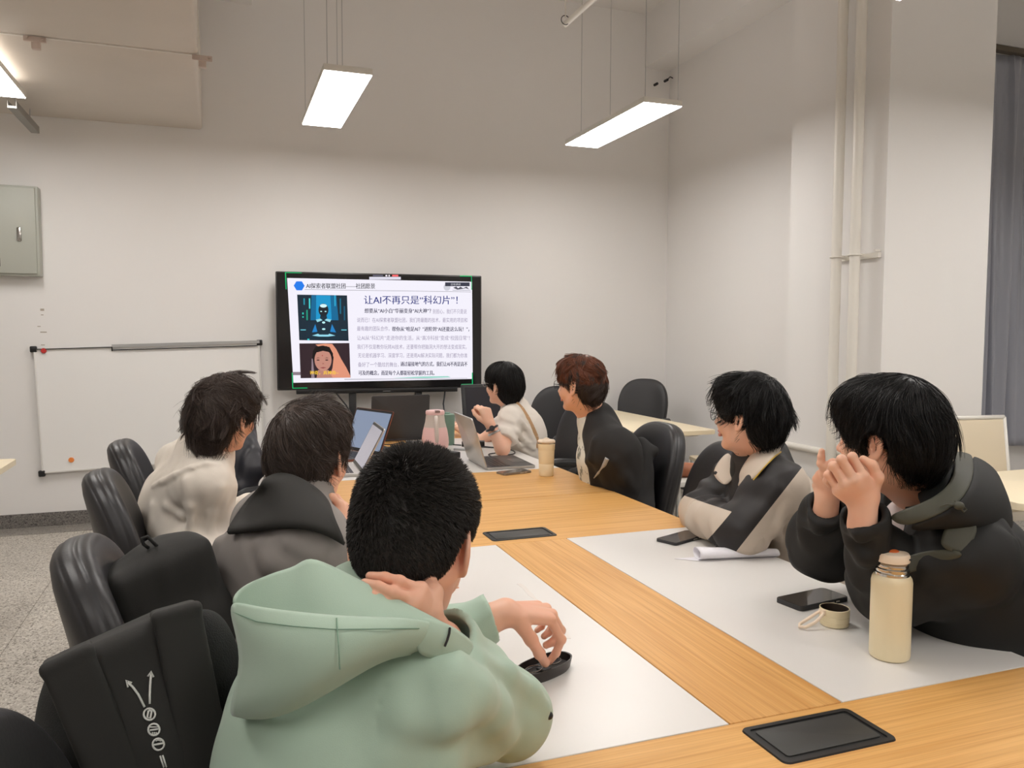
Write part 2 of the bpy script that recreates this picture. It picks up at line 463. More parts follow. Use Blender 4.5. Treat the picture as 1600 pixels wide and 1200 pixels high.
def head_prims(F, neck, rn=0.052, fat=1.0):
    A = F.A; P = []
    P += [ell(F(-0.012, 0, 0.030), (0.094, 0.074 * fat, 0.084), A, k=0.02),
          ell(F(0.022, 0, 0.020), (0.066, 0.063 * fat, 0.070), A, k=0.02),
          ell(F(0.034, 0, -0.030), (0.053, 0.057 * fat, 0.064), A, k=0.02),
          ell(F(0.022, 0, -0.072), (0.050, 0.046 * fat, 0.032), A, k=0.02)]
    for s in (1, -1):
        P += [cap(F(-0.006, s * 0.053 * fat, -0.040), F(0.056, s * 0.017, -0.097), 0.017, 0.014, k=0.022),
              ell(F(0.060, s * 0.037 * fat, -0.030), (0.024, 0.020, 0.024), A, k=0.02)]
    P += [ell(F(0.068, 0, -0.097), (0.018, 0.021, 0.016), A, k=0.014),
          cap(F(0.080, -0.032, 0.024), F(0.080, 0.032, 0.024), 0.0095, k=0.012)]
    for s in (1, -1):
        P += [ell(F(0.094, s * 0.032, 0.006), (0.015, 0.017, 0.010), A, k=0.010, op='s'),
              ell(F(0.0765, s * 0.031, 0.004), (0.0125, 0.0125, 0.0125), A, k=0.001),
              chain([F(0.083, s * 0.018, 0.004), F(0.0885, s * 0.030, 0.0105), F(0.081, s * 0.043, 0.005)], [0.0028, 0.0032, 0.0028], k=0.003),
              chain([F(0.083, s * 0.018, 0.003), F(0.0868, s * 0.030, -0.0035), F(0.080, s * 0.043, 0.003)], [0.0025, 0.0026, 0.0025], k=0.003)]
    P += [cap(F(0.087, 0, 0.010), F(0.103, 0, -0.027), 0.0068, 0.0088, k=0.010),
          ell(F(0.104, 0, -0.031), (0.0110, 0.0105, 0.0092), A, k=0.006)]
    for s in (1, -1):
        P += [ell(F(0.095, s * 0.0115, -0.034), (0.0090, 0.0062, 0.0068), A, k=0.005),
              ell(F(0.100, s * 0.0065, -0.0405), (0.0045, 0.0028, 0.0035), A, k=0.002, op='s')]
    P += [chain([F(0.083, -0.024, -0.061), F(0.0935, -0.008, -0.0565), F(0.0935, 0.008, -0.0565), F(0.083, 0.024, -0.061)], [0.002, 0.0050, 0.0050, 0.002], k=0.004),
          chain([F(0.082, -0.021, -0.063), F(0.0915, -0.007, -0.0685), F(0.0915, 0.007, -0.0685), F(0.082, 0.021, -0.063)], [0.002, 0.0058, 0.0058, 0.002], k=0.004),
          chain([F(0.086, -0.024, -0.0622), F(0.0995, 0, -0.0622), F(0.086, 0.024, -0.0622)], [0.001, 0.0013, 0.001], k=0.002, op='s')]
    P += ear_prims(F, 1) + ear_prims(F, -1)
    nb = np.asarray(neck, float)
    P += [cap(F(-0.022, 0, -0.045), nb, rn, rn * 1.06, k=0.028), cap(F(0.012, 0, -0.070), nb + (F(0.03, 0, 0) - F.c) * 1.0, 0.036, 0.042, k=0.03)]
    return P
def head_mats(F):
    def fn(p):
        q = F.loc(p); x, y, z = q[:, 0], q[:, 1], q[:, 2]; ay = np.abs(y); m = np.zeros(len(p), int)
        arch = 0.026 + 0.005 * (1 - ((ay - 0.030) / 0.018) ** 2)
        m[(x > 0.066) & (ay > 0.012) & (ay < 0.049) & (np.abs(z - arch) < 0.0036)] = 1
        e = np.sqrt((x - 0.0765) ** 2 + (ay - 0.031) ** 2 + (z - 0.004) ** 2) < 0.0131
        m[e & (z > -0.001) & (z < 0.0085)] = 2
        m[e & (z > -0.002) & (z < 0.0095) & (np.abs(ay - 0.031) < 0.0055)] = 1
        m[(x > 0.083) & (ay < 0.024) & (z < -0.0535) & (z > -0.0735)] = 3
        return m
    return fn

def hand_prims(wrist, mcps, fingers, thumb, pr=0.0115, fr=0.0082, wr=0.024, nails=None):
    """mcps: four knuckle points; fingers: lists of three following joints; thumb: four points"""
    P = []; w = np.asarray(wrist, float); mm = np.mean(mcps, 0); side = nrm(np.asarray(mcps[-1]) - np.asarray(mcps[0]))
    ax = nrm(mm - w); nn = np.cross(ax, side)
    for i, m in enumerate(mcps):
        w0 = w + side * (i - 1.5) * 0.010
        P.append(cap(w0, m, 0.0150, pr, k=0.012, flat=nn, ff=0.95))
    for i, f in enumerate(fingers):
        sc = (1.0, 1.04, 0.98, 0.86)[i]
        pts = [mcps[i]] + list(f)
        P.append(chain(pts, [fr * 1.12 * sc, fr * 1.02 * sc, fr * 0.93 * sc, fr * 0.80 * sc][:len(pts)], k=0.0035))
        if len(pts) > 2: P.append(ell(pts[1], V(1, 1, 1) * fr * 1.10 * sc, k=0.004))
    if thumb is not None:
        P.append(chain(thumb, [0.0150, 0.0115, 0.0098, 0.0085][:len(thumb)], k=0.008))
    return P

def curl_hand(wrist, ax, nn, sd=1, curl=(30, 45, 30), spread=4, scale=1.0, thumb_c=(0.3, 0.4)):
    """generic hand: ax fingers' direction, nn back of hand direction, sd=+1 thumb on ax x nn side"""
    ax = nrm(ax); nn = nrm(nn - ax * np.dot(nn, ax)); th = np.cross(ax, nn) * sd
    w = np.asarray(wrist, float); M = []; Fg = []
    for i, (u, l, segs) in enumerate([(0.026, 0.090, (0.042, 0.025, 0.020)), (0.009, 0.093, (0.046, 0.029, 0.021)), (-0.009, 0.088, (0.042, 0.027, 0.020)), (-0.026, 0.079, (0.034, 0.020, 0.018))]):
        m = w + (ax * l + th * u) * scale; M.append(m); a = 0; p = m; pts = []
        d0 = nrm(ax + th * math.tan(math.radians((1.5 - i) * spread)))
        for s, c in zip(segs, curl):
            a += math.radians(c * (1 + 0.08 * i)); p = p + (d0 * math.cos(a) - nn * math.sin(a)) * s * scale; pts.append(p)
        Fg.append(pts)
    t0 = w + (ax * 0.022 + th * 0.020 - nn * 0.006) * scale
    t1 = t0 + (ax * 0.030 + th * 0.022 - nn * 0.010) * scale
    t2 = t1 + (ax * 0.030 + th * 0.008 - nn * 0.012) * scale
    t3 = t2 + (ax * 0.022 - th * 0.004 - nn * 0.012) * scale
    return M, Fg, [t0, t1, t2, t3]

def torso_prims(J, g=0.0, belly=1.0):
    """J: pelvis, neck, sR, sL ; g = looseness of the cloth"""
    pe, ne, a, b = [np.asarray(J[k], float) for k in ('pelvis', 'neck', 'sR', 'sL')]
    mid = (a + b) / 2; side = nrm(b - a); up = nrm(mid - pe); side = nrm(side - up * (side @ up)); fw = np.cross(side, up)
    if 'chest' in J:
        ch = np.asarray(J['chest'], float)
    else: ch = pe + (mid - pe) * 0.66 - fw * 0.005
    be = pe * 0.55 + ch * 0.45
    A = np.array([fw, side, up]); w = np.linalg.norm(b - a) / 2
    P = [ell(pe + up * 0.03, (0.125 + g, 0.165 + g, 0.13), A, k=0.05),
         ell(be, ((0.118 + g) * belly, 0.155 + g, 0.16), A, k=0.06),
         ell(ch, (0.120 + g, w * 0.92 + g, 0.17), A, k=0.06),
         ell(mid - up * 0.055 - fw * 0.012, (0.095 + g, w * 0.92 + g, 0.085), A, k=0.05),
         cap(ne - up * 0.01, a, 0.052 + g * 0.5, 0.056 + g * 0.6, k=0.05), cap(ne - up * 0.01, b, 0.052 + g * 0.5, 0.056 + g * 0.6, k=0.05),
         cap(ne - up * 0.005, mid - up * 0.06, 0.062 + g * 0.5, 0.10, k=0.04)]
    return P, A
def sleeve(s, e, w, g=0.012, k=0.03, wr=0.003, cuff=True, f=1.0, rw=None):
    rw = 0.040 + g * 0.5 if rw is None else rw
    P = [cap(s, e, 0.056 + g, 0.046 + g, k=0.045, wr=wr, wf=5.5 * f), cap(e, w, 0.046 + g, rw, k=0.02, wr=wr * 1.2, wf=7.0 * f, cut=True),
         ell(e, V(1, 1, 1) * (0.047 + g), k=0.02)]
    if cuff:
        d = nrm(np.asarray(w) - np.asarray(e))
        P.append(cap(np.asarray(w) - d * 0.022, np.asarray(w) + d * 0.05, rw - 0.005, rw - 0.004, k=0.003, op='s'))
    return P
def legs_prims(J, g=0.01):
    pe = np.asarray(J['pelvis'], float); side = nrm(np.asarray(J['sL']) - np.asarray(J['sR'])); side[2] = 0; side = nrm(side)
    fw = V(side[1], -side[0], 0); P = [ell(pe, (0.17, 0.17, 0.11), k=0.04)]; feet = []
    for s in (1, -1):
        h = pe + side * 0.085 * s + V(0, 0, -0.01); kn = h + fw * 0.40 + side * 0.03 * s; kn[2] = 0.49
        an = V(kn[0] - fw[0] * 0.02, kn[1] - fw[1] * 0.02, 0.10)
        P += [cap(h, kn, 0.085 + g, 0.062 + g, k=0.04), cap(kn, an, 0.060 + g, 0.042 + g * 1.5, k=0.02, cut=True)]
        feet.append((an, fw))
    return P, feet

HAIR_Q = 1.0
def grad(prims, p, e=0.0012):
    o = np.zeros_like(p)
    for i in range(3):
        d = np.zeros(3); d[i] = e
        o[:, i] = sdf_eval(prims, p + d) - sdf_eval(prims, p - d)
    return o / (np.linalg.norm(o, axis=1, keepdims=True) + 1e-9)
def hair(parent, F, vol, matl, n=4200, length=0.07, lenvar=0.3, crown=(-0.055, 0.0, 0.10), grav=0.25, spike=0.0,
         lift=0.006, clump=0.6, nclump=260, noise=0.25, nfreq=14, steps=9, rad=0.0009, seed=1, keep=None, bias=None,
         res=0.0035, stray=0.04, curl=0.0, name='hair', swirl=0.2, inset=0.0, spike_top=0.0, over=0.014, side_z=-0.028):
    rs = np.random.RandomState(seed); vol = flatten(vol); vp, vq = sculpt(vol, res)
    n = int(n * HAIR_Q)
    d = rs.normal(size=(n * 3, 3)); d /= np.linalg.norm(d, axis=1, keepdims=True)
    c0 = F(-0.012, 0, 0.02); p = c0 + d * 0.22
    for _ in range(22): p = p - d * sdf_eval(vol, p)[:, None] * 0.95
    ok = (np.abs(sdf_eval(vol, p)) < 0.002) & (((p - c0) * d).sum(1) > 0.05)
    q = F.loc(p); ok &= ~((q[:, 0] > 0.0) & (q[:, 2] < 0.022) & (np.abs(q[:, 1]) < 0.083))
    if keep is not None: ok &= keep(q)
    p = p[ok][:n]; n = len(p)
    cr = F(*crown); up = F.A[2]
    L = length * (1 + lenvar * rs.uniform(-1, 1, n)) if not callable(length) else length(F.loc(p), rs)
    P = [p - grad(vol, p) * (0.004 + inset)]
    ci = rs.choice(n, min(nclump, n), replace=False); pc = p[ci]
    # nearest clump (in chunks)
    near = np.empty(n, int)
    for i in range(0, n, 500): near[i:i + 500] = ((p[i:i + 500, None] - pc[None]) ** 2).sum(2).argmin(1)
    jit = rs.normal(size=(n, 3)) * noise * 0.35
    cj = rs.normal(size=(len(ci), 3)) * noise
    st = rs.rand(n) < stray
    cuts = [q_ for q_ in vol if q_.op == 's']; alive = np.ones(n)
    ph = rs.rand(n) * 6.28
    cur = p.copy(); G = V(0, 0, -1)
    for j in range(steps):
        s = (j + 1) / steps; N = grad(vol, cur); fl = cur - cr
        fl = fl - (fl * N).sum(1, keepdims=True) * N; fl /= np.linalg.norm(fl, axis=1, keepdims=True) + 1e-6
        sw = np.cross(N, fl)
        g = G - (N @ G)[:, None] * N
        nf = noise3(cur * nfreq)[:, None] * sw * noise * 2
        dr = fl * (1 - grav) + g * grav * 1.3 + sw * swirl + nf + cj[near] * 0.8 + jit
        if bias is not None: dr = dr + bias(F.loc(cur), s)
        if curl: dr = dr + sw * np.sin(ph + s * 7)[:, None] * curl + N * np.cos(ph + s * 7)[:, None] * curl * 0.6
        spk = spike + spike_top * np.clip((F.loc(cur)[:, 2:3] - 0.05) / 0.06, 0, 1)
        dr = dr - (dr * N).sum(1, keepdims=True) * N * (1 - 0.3 * curl); dr /= np.linalg.norm(dr, axis=1, keepdims=True) + 1e-6
        dr = dr * (1 - spk) + N * spk
        cur = cur + dr * (L / steps * alive)[:, None]
        for qi, q_ in enumerate(cuts):
            alive = alive * (q_.fn(cur) > (-over if qi == 0 else -0.006 if qi == 1 else 0.001))
        ql = F.loc(cur); alive = alive * ~((ql[:, 0] > -0.012) & (ql[:, 2] < side_z))
        if spike < 0.35:
            ph_ = sdf_eval(vol, cur); tgt = 0.001 + lift * s ** 1.5 * (1 + st * 2.0) + spk[:, 0] * 0.03 * s
            push = np.where(ph_ < tgt, tgt - ph_, np.where(ph_ > tgt + 0.004 + 0.03 * st, (tgt + 0.004 - ph_) * 0.6, 0))
            cur = cur + N * push[:, None]
        P.append(cur.copy())
    P = np.stack(P, 1)                                # n, steps+1, 3
    w = np.linspace(0, 1, P.shape[1]) ** 1.3
    guide = P[ci][near]; offs = (p - pc[near])[:, None, :]
    cw = clump * w[None, :] * np.where(alive > 0, 1.0, 0.0)[:, None] * np.where(alive[ci][near] > 0, 1.0, 0.0)[:, None]
    P = P * (1 - cw[..., None]) + (guide + offs * 0.35) * cw[..., None]
    # ribbons of three sides
    T = np.gradient(P, axis=1); T /= np.linalg.norm(T, axis=2, keepdims=True) + 1e-9
    ref = np.cross(T, rs.normal(size=(n, 1, 3))); ref /= np.linalg.norm(ref, axis=2, keepdims=True) + 1e-9
    b2 = np.cross(T, ref); K = P.shape[1]
    rr = rad * (1 - 0.75 * np.linspace(0, 1, K) ** 2)[None, :, None] * (0.7 + 0.6 * rs.rand(n))[:, None, None]
    vs = np.stack([P + rr * (math.cos(a) * ref + math.sin(a) * b2) for a in (0, 2.094, 4.189)], 2)   # n,K,3,3
    base = (np.arange(n) * K * 3)[:, None, None] + (np.arange(K - 1) * 3)[None, :, None]
    k = np.arange(3); k2 = (k + 1) % 3
    Q = np.stack([base + k, base + k2, base + k2 + 3, base + k + 3], -1).reshape(-1, 4)
    v, q = merge([(vp, vq), (vs.reshape(-1, 3), Q)])
    me = quads_mesh(name, v, q, relax=0)
    return link(name, me, matl, parent, world=True)

def hair_volume(F, h=0.014, top=0.012, side=0.006, back=0.012, nape=-0.075, face=True, extra=(), fringe=0.0, ears=True):
    A = F.A
    P = [ell(F(-0.014 - back * 0.3, 0, 0.032 + top * 0.4), (0.094 + h + back * 0.3, 0.074 + h * 0.8 + side, 0.084 + h * 0.6 + top * 0.6), A, k=0.02),
         ell(F(-0.055, 0, -0.015), (0.052 + h + back * 0.4, 0.058 + h * 0.8 + side, 0.065), A, k=0.03),
         ell(F(0.030, 0, 0.060), (0.060 + h * 0.6, 0.060 + side, 0.050 + top * 0.7), A, k=0.03)]
    P += list(extra)
    cuts = [ell(F(0.105, 0, -0.045 - fringe), (0.080, 0.084, 0.092), A, k=0.006, op='s'),
            half(F(-0.06, 0, nape), F.d(0.25, 0, -1), k=0.008)]
    if ears: cuts += [ell(F(-0.008, s * 0.085, -0.012), (0.025, 0.030, 0.038), A, k=0.006, op='s') for s in (1, -1)]
    return P + cuts

def glasses(parent, F, rim, rnd=True):
    g = bpy.data.objects.new('glasses', None); COL.objects.link(g); g.parent = parent; g.empty_display_size = 0.02
    Ti = Matrix.Identity(4); mb = MB()
    for s in (1, -1):
        c = V(0.106, s * 0.033, 0.001); w, h = (0.0235, 0.0215) if rnd else (0.026, 0.019)
        pts = []
        for k in range(28):
            a = 2 * math.pi * k / 28; ca, sa = math.cos(a), math.sin(a)
            if not rnd: e = 0.72; ca = math.copysign(abs(ca) ** e, ca); sa = math.copysign(abs(sa) ** e, sa)
            y = c[1] + w * ca; pts.append(F(0.106 - abs(y) * 0.10, y, c[2] + h * sa))
        mb.tube(pts, 0.0010, n=6, closed=True)
        hy = s * (0.033 + 0.026)
        mb.tube([F(0.100, s * 0.0565, 0.006), F(0.092, s * 0.070, 0.008), F(0.04, s * 0.080, 0.008), F(-0.004, s * 0.083, 0.010), F(-0.024, s * 0.080, -0.012)], [0.0013, 0.0014, 0.0011, 0.0013, 0.0015], n=6)
        mb.tube([F(0.103, s * 0.012, -0.002), F(0.098, s * 0.010, -0.010)], 0.001, n=5)
    mb.tube([F(0.104, -0.0105, 0.006), F(0.107, 0, 0.009), F(0.104, 0.0105, 0.006)], 0.0011, n=6)
    mb.make('frame', rim, g, smooth=True, world=True)
    for s in (1, -1):
        mb = MB(); c = V(0.106, s * 0.033, 0.001); w, h = (0.0228, 0.0208) if rnd else (0.0255, 0.0185); R = []
        for dx in (0.0006, -0.0006):
            ring = []
            for k in range(28):
                a = 2 * math.pi * k / 28; ca, sa = math.cos(a), math.sin(a)
                if not rnd: ca = math.copysign(abs(ca) ** .72, ca); sa = math.copysign(abs(sa) ** .72, sa)
                y = c[1] + w * ca; ring.append(mb.b.verts.new([float(t) for t in F(0.106 - abs(y) * 0.10 + dx, y, c[2] + h * sa)]))
            R.append(ring)
        mb.b.faces.new(R[0]); mb.b.faces.new(R[1][::-1])
        for k in range(28): mb.b.faces.new((R[0][k], R[0][(k + 1) % 28], R[1][(k + 1) % 28], R[1][k]))
        mb.make('lens', M_LENS, g, smooth=False, world=True)
    return g

def cloth_patch(name, rows, m, parent, thick=0.004, sub=2, wrapU=False, crease=None, smooth_it=True):
    """cloth panel from a grid of world points, subdivided and given thickness"""
    mb = bmesh.new(); g = [[mb.verts.new([float(a) for a in p]) for p in r] for r in rows]
    for i in range(len(g) - 1):
        n = len(g[i])
        for j in range(n - 1 if not wrapU else n):
            mb.faces.new((g[i][j], g[i][(j + 1) % n], g[i + 1][(j + 1) % n], g[i + 1][j]))
    bmesh.ops.recalc_face_normals(mb, faces=mb.faces)
    me = bpy.data.meshes.new(name); mb.to_mesh(me); mb.free()
    o = link(name, me, m, parent, world=True)
    a = o.modifiers.new('sub', 'SUBSURF'); a.levels = sub; a.render_levels = sub
    s = o.modifiers.new('thick', 'SOLIDIFY'); s.thickness = thick; s.offset = 0
    return o
def sculpt_obj(name, prims, mats, parent, res=0.004, post=None, matfn=None, relax=1, split=None):
    v, q = sculpt(prims, res, post); me = quads_mesh(name, v, q, matfn, relax)
    if split is not None:   # signed distance to the colour seam, read by the two-colour cloth
        n = len(me.vertices); co = np.empty(n * 3); me.vertices.foreach_get('co', co)
        at = me.attributes.new('seam', 'FLOAT', 'POINT'); at.data.foreach_set('value', split(co.reshape(-1, 3)).astype(np.float32))
    return link(name, me, mats, parent, world=True)
def two_colour(m, rgb_pos):
    nt = m.node_tree; b = nt.nodes['Principled BSDF']; a = nt.nodes.new('ShaderNodeAttribute'); a.attribute_name = 'seam'
    g = nt.nodes.new('ShaderNodeMath'); g.operation = 'GREATER_THAN'; g.inputs[1].default_value = 0.0; nt.links.new(a.outputs['Fac'], g.inputs[0])
    x = nt.nodes.new('ShaderNodeMix'); x.data_type = 'RGBA'; x.inputs[6].default_value = b.inputs['Base Color'].default_value; x.inputs[7].default_value = lin(rgb_pos) + (1,)
    nt.links.new(g.outputs[0], x.inputs[0]); nt.links.new(x.outputs[2], b.inputs['Base Color']); return m
def shoes(parent, feet, m, sole):
    for an, fw in feet:
        c = V(an[0], an[1], 0.05) + fw * 0.06; sd = np.cross([0, 0, 1], fw); A = np.array([fw, sd, [0, 0, 1]])
        P = [ell(c, (0.135, 0.046, 0.045), A, k=0.02), cap(V(an[0], an[1], 0.06), V(an[0], an[1], 0.11), 0.042, 0.044, k=0.02, cut=True),
             ell(c + fw * 0.07 + V(0, 0, -0.01), (0.065, 0.047, 0.032), A, k=0.02), half(V(0, 0, 0.018), V(0, 0, -1), k=0.002)]
        o = sculpt_obj('shoe', P, m, parent, res=0.008)
        mb = MB(); M = Matrix(((fw[0], sd[0], 0, c[0]), (fw[1], sd[1], 0, c[1]), (0, 0, 1, 0), (0, 0, 0, 1)))
        pts = [(0.138 * math.cos(t), (0.045 - 0.006 * math.cos(t + 2)) * math.sin(t)) for t in [2 * math.pi * k / 24 for k in range(24)]]
        mb.prism(pts, 0.0, 0.022, M=M); so = mb.make('sole', sole, o, world=False)
        so.parent = o; so.matrix_parent_inverse = Matrix.Identity(4)
        so.data.transform(Matrix.LocRotScale(parent.location, parent.rotation_euler, None).inverted())

def trace(prims, px, py, d0=0.5, d1=8.0):
    """distance ahead of the lens at which the ray of a pixel meets a solid"""
    w = D(px, py, 1.0) - _C; p0 = _C; d = d0; ln = np.linalg.norm(w)
    for _ in range(160):
        v = float(sdf_eval(prims, (p0 + w * d)[None])[0])
        if v < 0.0008: return d
        d += max(v * 0.8, 0.0006) / ln
        if d > d1: return None
    return d
def onto(prims, pts, off=0.0, dflt=None):
    """world points of pixels laid on a solid (off metres towards the lens); a third value overrides off"""
    prims = flatten(prims); out = []; ds = [trace(prims, q[0], q[1]) for q in pts]
    good = [d for d in ds if d is not None]
    for q, d in zip(pts, ds):
        o = q[2] if len(q) > 2 else off
        if d is None:
            i = ds.index(None); near = min([(abs(a[0] - q[0]) + abs(a[1] - q[1]), b) for a, b in zip(pts, ds) if b is not None] or [(0, dflt)])[1]
            d = near
        out.append(D(q[0], q[1], d - o))
    return out
def fold_line(prims, pts, r, h, k=0.02):
    """ridge of cloth following pixels over a solid: radius r, standing h proud"""
    P = onto(prims, pts, off=h - r); n = len(P)
    R = [r * (0.45 + 0.55 * math.sin(math.pi * (i + 0.5) / n)) for i in range(n)]
    return chain(P, R, k=k)
def groove(prims, pts, r=0.0022, dep=0.0012, k=0.004):
    P = onto(prims, pts, off=r - dep + 0.0); return chain(P, [r] * len(P), k=k, op='s')
def ribbon(B, pts, w, off=0.004, th=0.004):
    """cloth band laid over a solid along pixels; w half width in metres, may be a list"""
    P = onto(B, pts, off=off); L = []; Rr = []
    for i, p in enumerate(P):
        d = nrm(P[min(i + 1, len(P) - 1)] - P[max(i - 1, 0)]); s = nrm(np.cross(d, p - _C)); ww = w[i] if isinstance(w, (list, tuple)) else w
        L.append(p + s * ww); Rr.append(p - s * ww)
    return [L, [a * 0.5 + b_ * 0.5 + nrm(_C - a) * 0.004 for a, b_ in zip(L, Rr)], Rr]
# ---------------------------------------------------------------- palette
M_WALL = mat('painted wall', (234, 232, 230), 0.85, bump=0.05, bscale=60, spec=0.2)
M_CEIL = mat('ceiling paint', (230, 227, 224), 0.9)
M_DUCT = mat('duct wrap', (214, 206, 196), 0.6, bump=0.25, bscale=6, bdist=0.01, var=0.03, vscale=2)
M_BLACK = mat('black plastic', (24, 24, 26), 0.38)
M_DKGREY = mat('dark grey plastic', (48, 48, 50), 0.5)
M_LEATHER = mat('black leather', (36, 35, 37), 0.42, bump=0.25, bscale=170, bdist=0.001, spec=0.55)
M_WHITEM = mat('white enamel', (228, 225, 218), 0.35)
M_WHITEB = mat('whiteboard gloss', (240, 239, 237), 0.09, spec=0.5)
M_ALU = mat('aluminium', (190, 190, 190), 0.35, metal=0.8)
M_STEEL = mat('steel', (200, 198, 194), 0.18, metal=1.0)
M_CREAM = mat('cream laminate', (236, 222, 192), 0.45)
M_CREAMC = mat('cream seat panel', (222, 208, 182), 0.7, bump=0.2, bscale=400)
M_PANELW = mat('white laminate', (222, 219, 215), 0.30, spec=0.4)
M_BOXG = mat('grey painted steel', (176, 178, 168), 0.45)
M_PIPE = mat('pipe paint', (232, 228, 220), 0.35)
M_LENS = mat('spectacle lens', (245, 248, 250), 0.03, trans=1.0)
M_LENS.node_tree.nodes['Principled BSDF'].inputs['IOR'].default_value = 1.02
M_WOODX = wood_mat('oak veneer across', 'x', (224, 174, 106), (206, 151, 82))
M_WOODY = wood_mat('oak veneer along', 'y', (221, 170, 103), (202, 146, 78))
M_EDGE = mat('edge banding', (196, 150, 92), 0.5)
M_DIFF = mat('light diffuser', (255, 252, 246), 0.5, emit=(255, 251, 247), estr=PANEL_POWER)
M_FILL = mat('added fill glow', (255, 252, 246), 0.5, emit=(255, 250, 245), estr=FILL_GLOW)  # added fill light, not a known part of the lamps

def speckle(name, base, dark, light, scale, rough=0.35, seams=None):
    m = bpy.data.materials.new(name); m.use_nodes = True; nt = m.node_tree; L = nt.links; b = nt.nodes['Principled BSDF']
    tc = nt.nodes.new('ShaderNodeTexCoord')
    v = nt.nodes.new('ShaderNodeTexVoronoi'); v.inputs['Scale'].default_value = scale; L.new(tc.outputs['Object'], v.inputs['Vector'])
    sp = nt.nodes.new('ShaderNodeSeparateColor'); L.new(v.outputs['Color'], sp.inputs[0])
    r = nt.nodes.new('ShaderNodeValToRGB'); r.color_ramp.interpolation = 'CONSTANT'; e = r.color_ramp.elements
    e[0].position = 0; e[0].color = lin(dark) + (1,); e[1].position = 0.16; e[1].color = lin(base) + (1,)
    e2 = e.new(0.62); e2.color = lin(light) + (1,); e3 = e.new(0.86); e3.color = lin(base) + (1,)
    L.new(sp.outputs[0], r.inputs['Fac'])
    n = nt.nodes.new('ShaderNodeTexNoise'); n.inputs['Scale'].default_value = 2.2; L.new(tc.outputs['Object'], n.inputs['Vector'])
    mx = nt.nodes.new('ShaderNodeMix'); mx.data_type = 'RGBA'; mx.blend_type = 'MULTIPLY'; mx.inputs[0].default_value = 0.25
    L.new(r.outputs['Color'], mx.inputs[6]); L.new(n.outputs['Fac'], mx.inputs[7]); out = mx.outputs[2]
    if seams:
        br = nt.nodes.new('ShaderNodeTexBrick'); br.offset = 0; br.inputs['Scale'].default_value = 1.0
        br.inputs['Brick Width'].default_value = seams; br.inputs['Row Height'].default_value = seams
        br.inputs['Mortar Size'].default_value = 0.002; br.inputs['Mortar Smooth'].default_value = 0.0
        mp = nt.nodes.new('ShaderNodeMapping'); mp.inputs['Location'].default_value = (0.115, 0.145, 0); L.new(tc.outputs['Object'], mp.inputs['Vector'])
        L.new(mp.outputs['Vector'], br.inputs['Vector'])
        br.inputs['Color1'].default_value = br.inputs['Color2'].default_value = (1, 1, 1, 1); br.inputs['Mortar'].default_value = (0.45, 0.42, 0.38, 1)
        m2 = nt.nodes.new('ShaderNodeMix'); m2.data_type = 'RGBA'; m2.blend_type = 'MULTIPLY'; m2.inputs[0].default_value = 1
        L.new(out, m2.inputs[6]); L.new(br.outputs['Color'], m2.inputs[7]); out = m2.outputs[2]
    L.new(out, b.inputs['Base Color']); b.inputs['Roughness'].default_value = rough
    return m
M_FLOOR = speckle('terrazzo', (198, 191, 180), (132, 123, 112), (226, 220, 210), 150, 0.4, seams=0.8)
M_SKIRT = speckle('grey granite', (122, 118, 114), (84, 80, 78), (146, 142, 136), 160, 0.4)
M_BORDER = speckle('grey floor border', (150, 145, 138), (110, 104, 98), (172, 166, 158), 160, 0.4)

# ---------------------------------------------------------------- room shell
WY = 6.50          # back wall
RX = 3.90          # right wall, far part
CEIL = 4.25
def wallbox(name, lo, hi, m=None, kind='structure'):
    mb = MB(); mb.box(lo, hi); o = mb.make(name, m or M_WALL, smooth=False); tag(o, kind=kind); return o
wallbox('floor', (-4.2, -3.6, -0.1), (8.2, WY, 0), M_FLOOR)
wallbox('ceiling', (-4.2, -3.6, CEIL), (8.2, WY + 0.2, CEIL + 0.15), M_CEIL)
wallbox('wall_back', (-4.2, WY, 0), (RX + 0.2, WY + 0.2, CEIL))
wallbox('wall_left', (-4.4, -3.6, 0), (-4.2, WY + 0.2, CEIL))
wallbox('wall_rear', (-4.4, -3.8, 0), (8.4, -3.6, CEIL))
wallbox('wall_right', (RX, 4.0, 0), (RX + 0.2, WY, CEIL))
wallbox('wall_far_right', (8.2, -3.6, 0), (8.4, 5.2, CEIL))
# window wall to the right of the column, running on behind the curtain
WINY = 5.0
mb = MB()
mb.box((RX + 0.2, WINY, 0), (8.2, WINY + 0.2, 0.55)); mb.box((RX + 0.2, WINY, 3.80), (8.2, WINY + 0.2, CEIL))
mb.box((RX + 0.2, WINY, 0.55), (5.3, WINY + 0.2, 3.80)); mb.box((7.7, WINY, 0.55), (8.2, WINY + 0.2, 3.80))
tag(mb.make('wall_window_side', M_WALL, smooth=False), kind='structure')
mb = MB()
for x in (5.3, 6.08, 6.86, 7.64): mb.box((x, WINY + 0.06, 0.55), (x + 0.06, WINY + 0.14, 3.80))
for z in (0.55, 2.2, 3.74): mb.box((5.3, WINY + 0.06, z), (7.7, WINY + 0.14, z + 0.06))
w1 = mb.make('window_1', M_WHITEM, smooth=False); tag(w1, kind='structure')
mb = MB(); mb.box((5.34, WINY + 0.09, 0.6), (7.66, WINY + 0.10, 3.76))
mb.make('pane', mat('night window glass', (30, 36, 44), 0.05), w1, smooth=False)
# column with two visible faces
CX0, CY0 = 3.60, 3.617
wallbox('wall_column', (CX0, CY0, 0), (4.405, 4.439, CEIL))
